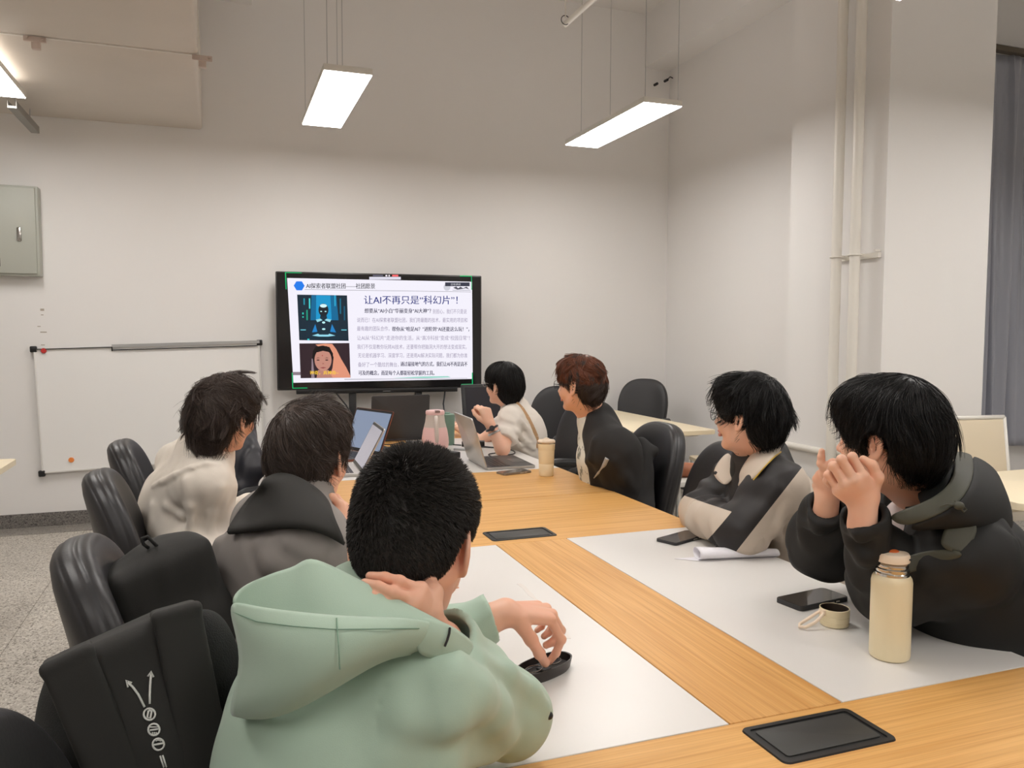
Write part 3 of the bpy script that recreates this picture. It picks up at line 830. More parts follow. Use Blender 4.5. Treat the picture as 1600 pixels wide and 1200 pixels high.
# beam along the right wall
wallbox('trim_1', (3.64, 4.439, 3.78), (RX, WY, CEIL))
wallbox('trim_2', (-1.0, 6.28, 3.86), (0.28, WY, CEIL))
mb = MB(); mb.box((-4.2, WY - 0.012, 0), (RX, WY, 0.10)); tag(mb.make('baseboard_back', M_SKIRT, smooth=False), kind='structure')
mb = MB(); mb.box((RX - 0.012, 4.44, 0), (RX, WY - 0.012, 0.10)); tag(mb.make('baseboard_right', M_SKIRT, smooth=False), kind='structure')
mb = MB(); mb.box((-4.2, WY - 0.24, 0.0), (RX - 0.012, WY - 0.012, 0.002)); tag(mb.make('trim_3', M_BORDER, smooth=False), kind='structure')

# patch of old marks on the wall above the whiteboard
M_MARK = mat('wall scuff', (176, 166, 154), 0.9)
for (px, py, w, h) in [(66, 484, .012, .016), (66, 492, .008, .006), (61, 510, .010, .006), (68, 519, .02, .008), (67, 539, .012, .006), (66, 549, .012, .008)]:
    w_ = _f + (px - 800) / FPX * _r - (py - 600) / FPX * _u; p = _C + WY / w_[1] * w_
    mb = MB(); mb.box((p[0] - w, WY - 0.0012, p[2] - h / 2), (p[0] + w, WY - 0.0002, p[2] + h / 2))
    tag(mb.make('trim_4', M_MARK, smooth=False), kind='structure')

# ---------------------------------------------------------------- ceiling services
DZ = 2.90
t = thing('air_duct', 'large wrapped off-white air duct under the ceiling at the upper left', 'duct', (-0.8, 5.0, DZ))
mb = MB(); mb.box((-2.6, 4.735, DZ), (-0.085, WY, DZ + 0.62), bevel=0.025, seg=3)
mb.make('duct_section', M_DUCT, t, world=True)
mb = MB(); mb.box((-2.6, 0.8, DZ - 0.02), (-0.075, 4.70, DZ + 0.62), bevel=0.02, seg=3)
mb.make('duct_section', M_DUCT, t, world=True)
mb = MB(); mb.box((-2.605, 4.702, DZ - 0.022), (-0.071, 4.714, DZ + 0.625))
mb.make('flange', M_PIPE, t, world=True)
for (x, y) in ((-0.84, 4.74), (-0.055, 4.74)):
    mb = MB(); mb.box((x - 0.05, y - 0.045, DZ - 0.045), (x + 0.05, y - 0.03, DZ - 0.02)); mb.box((x - 0.02, y - 0.03, DZ - 0.075), (x + 0.02, y + 0.005, DZ - 0.02), bevel=0.004)
    mb.cyl((x - 0.035, y - 0.06, DZ - 0.03), (x - 0.035, y - 0.03, DZ - 0.03), 0.007, n=8); mb.cyl((x + 0.035, y - 0.06, DZ - 0.03), (x + 0.035, y - 0.03, DZ - 0.03), 0.007, n=8)
    mb.make('flange_clamp', mat('rusty clamp', (206, 190, 180), 0.6), t, world=True)
for x in (-2.4, -0.3):
    mb = MB(); mb.cyl((x, 3.5, DZ + 0.6), (x, 3.5, CEIL), 0.005, n=8); mb.make('hanger_rod', M_ALU, t, world=True)
    mb = MB(); mb.cyl((x, 5.8, DZ + 0.6), (x, 5.8, CEIL), 0.005, n=8); mb.make('hanger_rod', M_ALU, t, world=True)
# cable rail beside the duct end
t = thing('cable_rail', 'grey metal cable rail ending below the duct at the left edge', 'rail', (-1.153, 5.0, 2.78))
mb = MB()
mb.box((-1.178, 5.7, 2.755), (-1.128, 6.36, 2.769)); mb.box((-1.178, 5.7, 2.769), (-1.174, 6.36, 2.80)); mb.box((-1.132, 5.7, 2.769), (-1.128, 6.36, 2.80))
mb.make('channel', mat('galvanised', (150, 148, 142), 0.45, metal=0.3), t, smooth=False, world=True)
mb = MB(); mb.box((-1.17, 6.355, 2.77), (-1.136, 6.362, 2.802)); mb.make('end_cap', M_DKGREY, t, smooth=False, world=True)
for y in (5.8, 6.2):
    mb = MB(); mb.cyl((-1.153, y, 2.80), (-1.153, y, 2.878), 0.004, n=8); mb.make('hanger_rod', M_ALU, t, world=True)
# sprinkler pipe high up
t = thing('sprinkler_pipe', 'thin white pipe hanging high near the top centre of the room', 'pipe', (2.26, 4.5, 3.5))
mb = MB(); mb.cyl((2.258, 2.5, 3.5), (2.258, 5.125, 3.5), 0.019); mb.make('pipe_run', M_PIPE, t, world=True)
mb = MB(); mb.sphere((2.258, 5.125, 3.5), 0.022); mb.make('end_cap', M_PIPE, t, world=True)
mb = MB(); mb.cyl((2.235, 5.08, 3.52), (2.235, 5.08, CEIL), 0.005, n=8); mb.make('hanger_rod', M_PIPE, t, world=True)
mb = MB(); mb.tube([(2.235 + 0.03 * math.cos(a), 5.08, 3.505 + 0.03 * math.sin(a)) for a in [k * math.pi / 8 for k in range(17)]], 0.003, n=6); mb.make('clip', M_DKGREY, t, world=True)

# wall ties in the beam corner
for i, (px, py) in enumerate([(1028, 130), (1044, 124)]):
    w_ = _f + (px - 800) / FPX * _r - (py - 600) / FPX * _u; p = _C + 6.44 / w_[1] * w_
    t = thing('wall_tie', ['short metal stub in the wall under the beam, the left one', 'bent metal stub in the wall under the beam, the right one'][i], 'bolt', (p[0], WY, p[2]), group=None)
    mb = MB(); mb.cyl((p[0], WY - 0.0, p[2]), (p[0], WY - 0.05, p[2]), 0.012, n=10)
    if i: mb.tube([(p[0], WY - .045, p[2]), (p[0] + .02, WY - .06, p[2] + .025), (p[0] + .07, WY - .05, p[2] + .015)], 0.005, n=6)
    mb.make('stub', M_DKGREY, t, world=True)

# vertical pipe pair on the column
t = thing('riser_pipes', 'pair of white vertical pipes clamped to the column', 'pipe', (3.53, 3.8, 0))
py_ = [3.905, 3.755]; px_ = [3.515, 3.515]
for i in (0, 1):
    mb = MB(); mb.cyl((px_[i], py_[i], 0.0), (px_[i], py_[i], CEIL), 0.030, n=24); mb.make('pipe_run', M_PIPE, t, world=True)
for i in (0, 1):
    z = 1.86 - 0.0 * i
    mb = MB(); mb.tube([(px_[i] + 0.036 * math.cos(a), py_[i] + 0.036 * math.sin(a), z) for a in [k * 2 * math.pi / 20 for k in range(20)]], 0.005, n=6, closed=True)
    mb.box((px_[i] + 0.03, py_[i] - 0.004, z - 0.012), (CX0, py_[i] + 0.004, z + 0.012)); mb.make('pipe_clamp', M_PIPE, t, world=True)
mb = MB(); mb.box((3.577, 3.64, 1.84), (CX0, 3.96, 1.87)); mb.box((3.56, 3.645, 1.875), (CX0, 3.66, 1.885)); mb.make('bracket', M_PIPE, t, world=True)
# horizontal pipe along the column
t = thing('heating_pipe', 'white horizontal pipe running low along the column between two seated people', 'pipe', (3.55, 4.4, 0.65))
mb = MB(); mb.cyl((3.574, 3.62, 0.655), (3.574, 4.46, 0.655), 0.021, n=20); mb.make('pipe_run', M_PIPE, t, world=True)
for y in (3.66, 4.40):
    mb = MB(); mb.box((3.56, y - 0.01, 0.62), (CX0, y + 0.01, 0.634)); mb.make('bracket', M_PIPE, t, world=True)

# ---------------------------------------------------------------- hanging light panels
def light_panel(x0, x1, y0, y1, label, wires, z=2.80, top=None):
    cx, cy = (x0 + x1) / 2, (y0 + y1) / 2
    t = thing('pendant_light', label, 'light', (cx, cy, z), group='hanging light panels')
    mb = MB(); w = (x1 - x0) / 2; h = (y1 - y0) / 2
    mb.box((-w, -h, 0.0), (w, h, 0.035), bevel=0.003); mb.make('housing', M_WHITEM, t)
    mb = MB(); mb.box((-w + 0.004, -h + 0.004, -0.004), (w - 0.004, h - 0.004, 0.0)); mb.make('diffuser', M_DIFF, t, smooth=False)
    mb = MB(); mb.box((-w + 0.03, -h + 0.03, 0.0355), (w - 0.03, h - 0.03, 0.039)); mb.make('added_fill_glow', M_FILL, t, smooth=False)  # unseen glowing sheet, added to brighten the upper walls
    for (wx, wy) in wires:
        mb = MB(); mb.cyl((wx - cx, wy - cy, 0.03), (wx - cx, wy - cy, (top or CEIL) - z), 0.0022, n=6); mb.make('suspension_wire', M_ALU, t)
    return t
light_panel(0.553, 0.816, 4.452, 5.645, 'white panel light hanging left of centre above the whiteboard and screen', [(0.575, 4.47), (0.66, 4.50), (0.575, 5.62), (0.79, 5.62)])
light_panel(2.450, 2.718, 4.376, 5.560, 'long white panel light hanging right of centre near the beam', [(2.47, 4.40), (2.47, 5.32), (2.70, 4.40), (2.70, 5.32)])
light_panel(-1.325, -1.058, 4.42, 5.61, 'white panel light cut off by the left edge of the photo', [(-1.30, 4.45), (-1.30, 5.58)], top=2.879)
for x in (0.55, 2.45, -1.325, 4.35):  # the row farthest right is added to brighten the column face
    for y in (1.5, -1.4):
        light_panel(x, x + 0.266, y, y + 1.19, 'white panel light assumed further back over the room, out of view', [(x + .03, y + .03), (x + .03, y + 1.16)], top=2.879 if x < 0 and y > 0 else None)
light_panel(6.2, 6.466, 1.5, 2.69, 'unseen white panel light added in the right bay beyond the column', [(6.23, 1.53), (6.23, 2.66)])  # extra lamp, added because the right bay was dim

# ---------------------------------------------------------------- curtain
t = thing('curtain', 'grey satin pleated curtain at the right edge beside the column', 'curtain', (6.4, 4.85, 0.4))
def curtain_mesh(x0, x1, z0, z1, y, seed):
    bm = bmesh.new(); nx, nz = 150, 40; rs = random.Random(seed); g = []
    for i in range(nx + 1):
        u = i / nx; x = x0 + (x1 - x0) * u; row = []
        for j in range(nz + 1):
            v = j / nz; z = z0 + (z1 - z0) * v
            pl = 0.045 * math.sin(u * (x1 - x0) * 27 + 0.8 * math.sin(3 * u + v * 1.5)) * (0.75 + 0.25 * math.sin(5 * u * 7))
            pl += 0.016 * math.sin(u * (x1 - x0) * 75 + v * 2.2) * (1 - 0.5 * v)
            if v > 0.94: pl *= 1 - 0.5 * (v - 0.94) / 0.06
            row.append(bm.verts.new((x + 0.02 * math.sin(v * 4 + u * 20), y + pl, z)))
        g.append(row)
    for i in range(nx):
        for j in range(nz): bm.faces.new((g[i][j], g[i + 1][j], g[i + 1][j + 1], g[i][j + 1]))
    me = bpy.data.meshes.new('panel'); bm.to_mesh(me); bm.free(); return me
M_SATIN = mat('grey satin', (158, 161, 172), 0.30, bump=0.1, bscale=500, sheen=0.3, spec=0.6)
for (a, b_, s) in ((5.72, 6.36, 1), (6.40, 7.6, 2)):
    o = link('panel', curtain_mesh(a, b_, 0.46, 3.66, 4.86, s), M_SATIN, t, world=True)
    md = o.modifiers.new('thick', 'SOLIDIFY'); md.thickness = 0.003
mb = MB(); mb.box((5.0, 4.80, 3.66), (7.9, 4.86, 3.70)); mb.make('rail', mat('bronze rail', (96, 86, 72), 0.4), t, smooth=False, world=True)
for x in (5.2, 6.4, 7.6):
    mb = MB(); mb.box((x, 4.83, 3.67), (x + .03, WINY, 3.69)); mb.make('bracket', M_DKGREY, t, smooth=False, world=True)

# ---------------------------------------------------------------- whiteboard, its magnets, electrical box
mb = MB()
R = math.radians(1.65)
t = thing('whiteboard', 'large framed whiteboard hung on the back wall left of the screen', 'whiteboard', (-1.206, WY - 0.035, 0.388))
t.rotation_euler = (0, -R, 0)
W_, H_ = 1.525, 0.888
mb.box((0.01, -0.0, 0.01), (W_ - 0.01, 0.012, H_ - 0.01)); mb.make('board', M_WHITEB, t, smooth=False)
mb = MB()
for lo, hi in (((0, -0.006, 0), (W_, 0.016, 0.012)), ((0, -0.006, H_ - 0.012), (W_, 0.016, H_)), ((0, -0.006, 0.012), (0.012, 0.016, H_ - 0.012)), ((W_ - 0.012, -0.006, 0.012), (W_, 0.016, H_ - 0.012))): mb.box(lo, hi, bevel=0.002)
mb.make('frame', mat('board frame', (222, 220, 216), 0.35), t)
for (x, z) in ((0, 0), (W_, 0), (0, H_), (W_, H_)):
    mb = MB(); mb.box((x - 0.022, -0.010, z - 0.022), (x + 0.022, 0.02, z + 0.022), bevel=0.008); mb.make('corner_cap', M_BLACK, t)
mb = MB(); mb.box((0.50, -0.012, H_ - 0.004), (W_, -0.002, H_ + 0.018)); mb.make('top_rail', M_ALU, t, smooth=False)
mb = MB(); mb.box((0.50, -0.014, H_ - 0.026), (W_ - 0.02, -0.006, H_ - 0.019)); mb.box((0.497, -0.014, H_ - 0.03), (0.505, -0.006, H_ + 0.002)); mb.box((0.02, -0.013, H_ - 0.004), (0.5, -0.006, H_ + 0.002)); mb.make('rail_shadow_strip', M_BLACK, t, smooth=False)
mb = MB(); mb.box((0.75, -0.05, -0.006), (W_ - 0.02, -0.006, 0.004)); mb.box((0.75, -0.052, -0.006), (W_ - 0.02, -0.048, 0.014)); mb.make('pen_tray', M_ALU, t, smooth=False)
for (x, z) in ((0.2, 0.2), (W_ - .2, .2), (.2, H_ - .2), (W_ - .2, H_ - .2)):
    mb = MB(); mb.cyl((x, 0.012, z), (x, 0.035, z), 0.012, n=10); mb.make('standoff', M_DKGREY, t)
for (px, py, c, lab) in ((68, 548, (196, 52, 50), 'small red round magnet at the top left corner of the whiteboard'), (111, 719, (238, 140, 66), 'small orange round magnet low on the left side of the whiteboard'), (385, 693, (52, 52, 120), 'small dark blue round magnet low on the right side of the whiteboard')):
    w_ = _f + (px - 800) / FPX * _r - (py - 600) / FPX * _u; p = _C + (WY - 0.045) / w_[1] * w_
    mb = MB(); mb.cyl((0, 0.0, 0), (0, -0.010, 0), 0.019, 0.016, n=20)
    o = mb.make('magnet', mat('magnet %d' % px, c, 0.35)); o.location = (float(p[0]), WY - 0.041 + (0.006 if px > 70 else 0), float(p[2])); tag(o, lab, 'magnet', 'round magnets on the whiteboard')

t = thing('electrical_box', 'grey-green metal electrical cabinet on the wall at the left edge', 'electrical box', (-1.55, WY, 1.785))
mb = MB(); mb.box((-2.0, WY - 0.10, 1.785), (-1.16, WY - 0.001, 2.402), bevel=0.006); mb.make('body', M_BOXG, t, world=True)
mb = MB(); mb.box((-2.0, WY - 0.115, 1.80), (-1.175, WY - 0.10, 2.39), bevel=0.005); dr = mb.make('door', M_BOXG, t, world=True)
mb = MB(); mb.box((-1.290, WY - 0.125, 2.02), (-1.262, WY - 0.115, 2.115), bevel=0.006); mb.cyl((-1.276, WY - 0.132, 2.04), (-1.276, WY - 0.12, 2.04), 0.010, n=14)
mb.make('latch', M_STEEL, dr, world=True)
mb = MB(); mb.box((-1.70, WY - 0.117, 1.845), (-1.395, WY - 0.115, 1.90)); pl = mb.make('name_plate', M_BLACK, dr, smooth=False, world=True)
mb = MB()
for k in range(2):
    for r_ in range(3):
        mb.box((-1.47 + k * 0.038, WY - 0.1185, 1.853 + r_ * 0.014), (-1.445 + k * 0.038, WY - 0.117, 1.861 + r_ * 0.014))
for r_ in range(3): mb.box((-1.69, WY - 0.1185, 1.853 + r_ * 0.014), (-1.50, WY - 0.117, 1.859 + r_ * 0.014))
mb.make('plate_print', mat('plate print', (205, 200, 190), 0.6), dr, smooth=False, world=True)

# ---------------------------------------------------------------- conference table, two modules
TZ = 0.75
def module(y0, x0, x1, label, flip):
    t = thing('conference_table', label, 'table', ((x0 + x1) / 2, y0, 0), group=None)
    a, b, c, d_ = y0, y0 + 0.605, y0 + 1.805, y0 + 2.43
    g = 0.0012; th = 0.028; sx0, sx1 = x0 + 0.493, x0 + 0.728
    def top(name, lo, hi, m):
        mb = MB(); mb.box((lo[0] + g, lo[1] + g, TZ - th), (hi[0] - g, hi[1] - g, TZ), bevel=0.0008, seg=1); mb.make(name, m, t, smooth=False, world=True)
    top('wood_panel', (x0, a), (x1, b), M_WOODX); top('wood_panel', (x0, c), (x1, d_), M_WOODX)
    top('center_strip', (sx0, b), (sx1, c), M_WOODY)
    top('white_panel', (x0, b), (sx0, c), M_PANELW); top('white_panel', (sx1, b), (x1, c), M_PANELW)
    mb = MB(); mb.box((x0 + 0.01, a + 0.01, TZ - th - 0.012), (x1 - 0.01, d_ - 0.01, TZ - th - 0.0005)); mb.make('underlay', M_EDGE, t, smooth=False, world=True)
    for y in (a + 0.25, d_ - 0.25):
        mb = MB(); mb.box((x0 + 0.25, y - 0.03, 0.0), (x1 - 0.25, y + 0.03, 0.04), bevel=0.004); mb.box((x0 + 0.35, y - 0.025, 0.04), (x0 + 0.42, y + 0.025, TZ - 0.05)); mb.box((x1 - 0.42, y - 0.025, 0.04), (x1 - 0.35, y + 0.025, TZ - 0.05)); mb.box((x0 + 0.1, y - 0.025, TZ - 0.07), (x1 - 0.1, y + 0.025, TZ - 0.04))
        mb.make('leg_frame', M_WHITEM, t, smooth=False, world=True)
    for (u, y) in ((0, a + 0.525), (1, c + 0.095)):
        gx0, gx1 = sx0 + 0.002, sx1 - 0.012; gy0, gy1 = y - 0.058, y + 0.058; cx, cy = (gx0 + gx1) / 2, (gy0 + gy1) / 2; w, h = gx1 - gx0, gy1 - gy0
        mb = MB(); o_ = rrect(w, h, 0.012, 5, cx, cy); i_ = rrect(w - 0.022, h - 0.020, 0.006, 5, cx, cy); n = len(o_)
        V0 = [mb.b.verts.new((p[0], p[1], TZ)) for p in o_]; V1 = [mb.b.verts.new((p[0] + (cx - p[0]) * 0.01, p[1] + (cy - p[1]) * 0.02, TZ + 0.0028)) for p in o_]
        V2 = [mb.b.verts.new((p[0], p[1], TZ + 0.0028)) for p in i_]; V3 = [mb.b.verts.new((p[0], p[1], TZ + 0.0004)) for p in i_]
        for A, B in ((V0, V1), (V1, V2), (V2, V3)):
            for k in range(n): mb.b.faces.new((A[k], A[(k + 1) % n], B[(k + 1) % n], B[k]))
        mb.b.faces.new(V3)
        go = mb.make('socket_frame', mat('socket black', (30, 30, 30), 0.45), t, world=True)
        mb = MB(); mb.prism(rrect(w - 0.036, h - 0.034, 0.006, 5, cx, cy + 0.001), TZ + 0.0005, TZ + 0.0024, bevel=0.0006)
        mb.make('socket_lid', mat('socket lid', (52, 52, 50), 0.5), go, world=True)
    return t
module(0.486, 0.295, 1.515, 'near oak and white conference table section in the foreground', 0)
module(2.920, 0.315, 1.535, 'far oak and white conference table section with the laptops, nearer the screen', 1)

# tape marks on the near white panel
M_TAPE = mat('old tape residue', (224, 218, 212), 0.6)
for i, (a, b_, w) in enumerate((((676, 937), (698, 958), .006), ((812, 912), (862, 962), .006), ((883, 983), (888, 998), .004))):
    p, q = atZ(a[0], a[1], TZ), atZ(b_[0], b_[1], TZ); d = nrm(q - p); s = V(-d[1], d[0], 0) * w
    mb = MB(); rs = random.Random(i); L = []; R_ = []
    for k in range(9):
        c = p + (q - p) * k / 8; L.append(c + s * (1 + .5 * rs.uniform(-1, 1))); R_.append(c - s * (1 + .5 * rs.uniform(-1, 1)))
    pts = L + R_[::-1]; mb.prism([(v[0], v[1]) for v in pts], TZ + 0.00005, TZ + 0.0005)
    tag(mb.make('tape_mark', M_TAPE, smooth=False), ['faint tape residue on the white panel beside the neck of the green hoodie', 'faint tape residue strip on the white panel beyond the raised hand', 'tiny tape residue on the white panel right of the raised hand'][i], 'tape mark', 'tape residue on the table')
# ---------------------------------------------------------------- chairs
def pad_mesh(name, w, h, th, taper=0.86, e=2.7, bend=0.05, grooves=True, bow=0.0, n=64, levels=22):
    """upholstered pad standing in the YZ plane, base at z=0, front towards +X"""
    bm = bmesh.new(); rings = []
    for i in range(levels + 1):
        t = -1 + 2 * i / levels; s = max(0.0, 1 - abs(t) ** 3.2) ** (1 / 2.4)
        s = 0.80 + 0.20 * s
        if grooves:
            for g in (-0.50, 0.15): s -= 0.012 * math.exp(-((t - g) / 0.07) ** 2)
        ring = []
        for k in range(n):
            a = 2 * math.pi * k / n; ca, sa = math.cos(a), math.sin(a)
            y = math.copysign(abs(ca) ** (2 / e), ca) * w / 2; z = math.copysign(abs(sa) ** (2 / e), sa) * h / 2
            f = taper + (1 - taper) * (z / h + 0.5) if z < 0.1 * h else taper + (1 - taper) * 0.6 - (1 - taper) * 0.15 * (z / h)
            yy = y * f * s; zz = z * (1 - (1 - s) * w / h)
            x = t * th / 2 - bend * (1 - (2 * yy / w) ** 2) + bow * math.sin(math.pi * (zz / h + 0.5))
            ring.append(bm.verts.new((x, yy, zz + h / 2)))
        rings.append(ring)
    for A, B in zip(rings, rings[1:]):
        for k in range(n): bm.faces.new((A[k], A[(k + 1) % n], B[(k + 1) % n], B[k]))
    for ring, sg in ((rings[0], -1), (rings[-1], 1)):   # domed faces
        prev = ring; cy = sum(v.co.y for v in ring) / n; cz = sum(v.co.z for v in ring) / n
        for q in (0.85, 0.6, 0.3):
            new = []
            for v in ring:
                yy = cy + (v.co.y - cy) * q; zz = cz + (v.co.z - cz) * q
                x = sg * th / 2 * (1 + 0.10 * (1 - q)) - bend * (1 - (2 * yy / w) ** 2) + bow * math.sin(math.pi * (zz / h))
                new.append(bm.verts.new((x, yy, zz)))
            for k in range(n):
                f = (prev[k], prev[(k + 1) % n], new[(k + 1) % n], new[k]); bm.faces.new(f if sg > 0 else f[::-1])
            prev = new
        bm.faces.new(prev if sg > 0 else prev[::-1])
    bmesh.ops.recalc_face_normals(bm, faces=bm.faces)
    me = bpy.data.meshes.new(name); bm.to_mesh(me); bm.free(); return me
def make_chair(label, group):
    t = thing('office_chair', label, 'chair', (0, 0, 0), 0, group)
    b = link('backrest', pad_mesh('backrest', 0.47, 0.56, 0.085), M_LEATHER, t); b.location = (-0.21, 0, 0.47); b.rotation_euler = (0, math.radians(-13), 0)
    sm = pad_mesh('seat', 0.50, 0.50, 0.10, taper=0.96, bend=0.0); sm.transform(Matrix.Translation((-0.26, 0, 0.44)) @ Matrix.Rotation(math.radians(90), 4, 'Y') @ Matrix.Scale(-1, 4, (1, 0, 0)))
    sm.flip_normals()
    bmn = bmesh.new(); bmn.from_mesh(sm); bmesh.ops.recalc_face_normals(bmn, faces=bmn.faces); bmn.to_mesh(sm); bmn.free()
    link('seat', sm, M_LEATHER, t)
    for s in (1, -1):
        mb = MB(); y = 0.275 * s
        mb.tube([(-0.20, 0.22 * s, 0.46), (-0.22, y * 0.97, 0.54), (-0.20, y, 0.63), (-0.12, y, 0.675), (0.0, y, 0.685), (0.12, y, 0.68), (0.17, y, 0.65), (0.16, y, 0.58), (0.10, y, 0.48), (0.02, 0.24 * s, 0.425)],
                [0.018, 0.020, 0.022, 0.024, 0.026, 0.026, 0.023, 0.020, 0.018, 0.016], n=10)
        mb.make('armrest', M_BLACK, t, smooth=True)
    mb = MB(); mb.cyl((0, 0, 0.12), (0, 0, 0.40), 0.026, n=16); mb.cyl((0, 0, 0.08), (0, 0, 0.20), 0.036, n=16); mb.make('gas_column', M_BLACK, t)
    mb = MB(); mb.box((-0.11, -0.09, 0.375), (0.11, 0.09, 0.395), bevel=0.004); mb.make('seat_plate', M_DKGREY, t)
    for k in range(5):
        a = 2 * math.pi * k / 5 + 0.3; c, s = math.cos(a), math.sin(a)
        mb = MB(); mb.tube([(0.02 * c, 0.02 * s, 0.10), (0.15 * c, 0.15 * s, 0.095), (0.28 * c, 0.28 * s, 0.075)], [0.026, 0.020, 0.014], n=8); lg = mb.make('leg', M_BLACK, t, smooth=True)
        mb = MB(); p = Vector((0.28 * c, 0.28 * s, 0.028)); q = Vector((-s, c, 0)) * 0.018; mb.cyl(p - q, p + q, 0.028, n=14); mb.cyl(p, p + Vector((0, 0, 0.045)), 0.008, n=8); mb.make('caster', M_DKGREY, lg)
    return t
CH = []
def chair_at(x, y, rz, label, first=[None]):
    if first[0] is None: first[0] = make_chair(label, 'black leather office chairs'); o = first[0]
    else: o = copy_tree(first[0])
    o.location = (x, y, 0); o.rotation_euler = (0, 0, rz); o['label'] = label; return o
PI = math.pi
chair_at(0.115, 1.70, 0.06, 'black leather office chair of the person in grey, seen edge-on at the left')
chair_at(0.045, 2.55, 0.08, 'black leather office chair of the person in cream, above the nearer one at the left')
chair_at(0.03, 3.22, 0.02, 'black leather office chair standing before the whiteboard, left of the cream shirt')
chair_at(0.235, 4.05, -0.05, 'black leather office chair with a dark coat, beyond the shaggy-haired person')
chair_at(0.10, 0.88, 0.0, 'black leather office chair of the person in green, mostly outside the lower left corner')
chair_at(1.475, 3.08, PI, 'black leather office chair behind the plain black jacket, with a coat on it')
chair_at(1.38, 2.52, PI - 0.25, 'black leather office chair between the black jacket and the folded arms')
chair_at(1.82, 2.00, PI, 'black leather office chair of the person with folded arms')
chair_at(1.60, 1.18, PI, 'black leather office chair behind the olive and black shell jacket at the right edge')
chair_at(2.08, 5.25, -2.55, 'black leather office chair by the back wall, left of the cream side table')
chair_at(3.20, 5.86, -2.40, 'black leather office chair in the far corner behind the cream side table')
chair_at(1.72, 4.30, PI + 0.1, 'black leather office chair of the person in the white tee')

# ---------------------------------------------------------------- side tables and slatted chairs
def side_table(x0, x1, y0, y1, label, legm=None, long='y'):
    t = thing('side_table', label, 'table', ((x0 + x1) / 2, (y0 + y1) / 2, 0), 0, 'cream side tables')
    mb = MB(); mb.prism(rrect(x1 - x0, y1 - y0, 0.03, 5, (x0 + x1) / 2, (y0 + y1) / 2), 0.722, 0.75, bevel=0.003); mb.make('tabletop', M_CREAM, t, world=True)
    if long == 'y': ends = [((x0 + x1) / 2, y0 + 0.18), ((x0 + x1) / 2, y1 - 0.18)]; dx, dy = (x1 - x0) / 2 - 0.04, 0
    else: ends = [(x0 + 0.18, (y0 + y1) / 2), (x1 - 0.18, (y0 + y1) / 2)]; dx, dy = 0, (y1 - y0) / 2 - 0.04
    for (x, y) in ends:
        mb = MB(); mb.box((x - 0.025, y - 0.025, 0.07), (x + 0.025, y + 0.025, 0.72), bevel=0.004); mb.box((x - max(dx, .02), y - max(dy, .02), 0.045), (x + max(dx, .02), y + max(dy, .02), 0.08), bevel=0.004); mb.box((x - max(dx, .02), y - max(dy, .02), 0.69), (x + max(dx, .02), y + max(dy, .02), 0.721))
        lg = mb.make('leg_frame', M_WHITEM, t, world=True)
        for s in (1, -1):
            mb = MB(); p = V(x + s * dx * 0.9, y + s * dy * 0.9, 0.024); mb.cyl(p + V(-.01, 0, 0), p + V(.01, 0, 0), 0.024, n=12); mb.cyl(p, p + V(0, 0, 0.03), 0.006, n=6); mb.make('caster', M_DKGREY, lg, world=True)
    mb = MB(); a, b_ = ends
    if long == 'y': mb.box((a[0] - 0.02, a[1], 0.60), (a[0] + 0.02, b_[1], 0.64))
    else: mb.box((a[0], a[1] - 0.02, 0.60), (b_[0], a[1] + 0.02, 0.64))
    mb.make('crossbar', M_WHITEM, t, smooth=False, world=True); return t
side_table(2.56, 3.14, 4.56, 6.05, 'cream side table near the back corner, behind the black jacket')
side_table(2.88, 4.10, 2.17, 2.74, 'cream side table at the right edge behind the shell jacket', long='x')
side_table(-2.30, -0.985, 4.34, 4.70, 'cream side table whose corner shows at the left edge below the whiteboard', long='x')
def slat_chair(x, y, rz, label):
    t = thing('visitor_chair', label, 'chair', (x, y, 0), rz, 'white framed visitor chairs')
    mb = MB()
    for s in (1, -1):
        mb.tube([(-0.21, 0.22 * s, 0.0), (-0.20, 0.22 * s, 0.45), (-0.27, 0.22 * s, 0.92)], 0.013, n=8)
        mb.tube([(0.22, 0.22 * s, 0.0), (0.20, 0.22 * s, 0.44), (-0.20, 0.22 * s, 0.44)], 0.013, n=8)
    mb.tube([(-0.27, -0.22, 0.92), (-0.27, 0.22, 0.92)], 0.013, n=8); mb.tube([(-0.20, -0.22, 0.40), (-0.20, 0.22, 0.40)], 0.011, n=8)
    mb.make('frame', M_WHITEM, t, smooth=True)
    mb = MB(); M = TR(-0.235, 0, 0.72) @ Matrix.Rotation(math.radians(-8.5), 4, 'Y'); mb.box((-0.006, -0.205, -0.20), (0.006, 0.205, 0.19), M=M, bevel=0.003); mb.make('back_panel', M_CREAMC, t)
    mb = MB(); mb.prism(rrect(0.44, 0.42, 0.03, 4), 0.448, 0.475, bevel=0.006); mb.make('seat', M_CREAMC, t)
    for k in range(6):
        mb = MB(); yy = -0.17 + 0.068 * k; mb.tube([(-0.203, yy, 0.40), (-0.205, yy, 0.25), (-0.208, yy, 0.12)], 0.006, n=6); mb.make('slat', M_WHITEM, t, smooth=True)
    mb = MB(); mb.tube([(-0.208, -0.22, 0.12), (-0.208, 0.22, 0.12)], 0.008, n=6); mb.make('stretcher', M_WHITEM, t, smooth=True)
    return t
slat_chair(3.50, 4.95, PI * 0.93, 'white framed visitor chair with a cream back beyond the side table near the corner')
slat_chair(4.02, 3.12, -PI / 2 - 0.12, 'white framed visitor chair with a cream back at the right edge below the curtain')
slat_chair(2.92, 4.05, PI * 0.8, 'white framed visitor chair half hidden behind the black office chairs on the right')
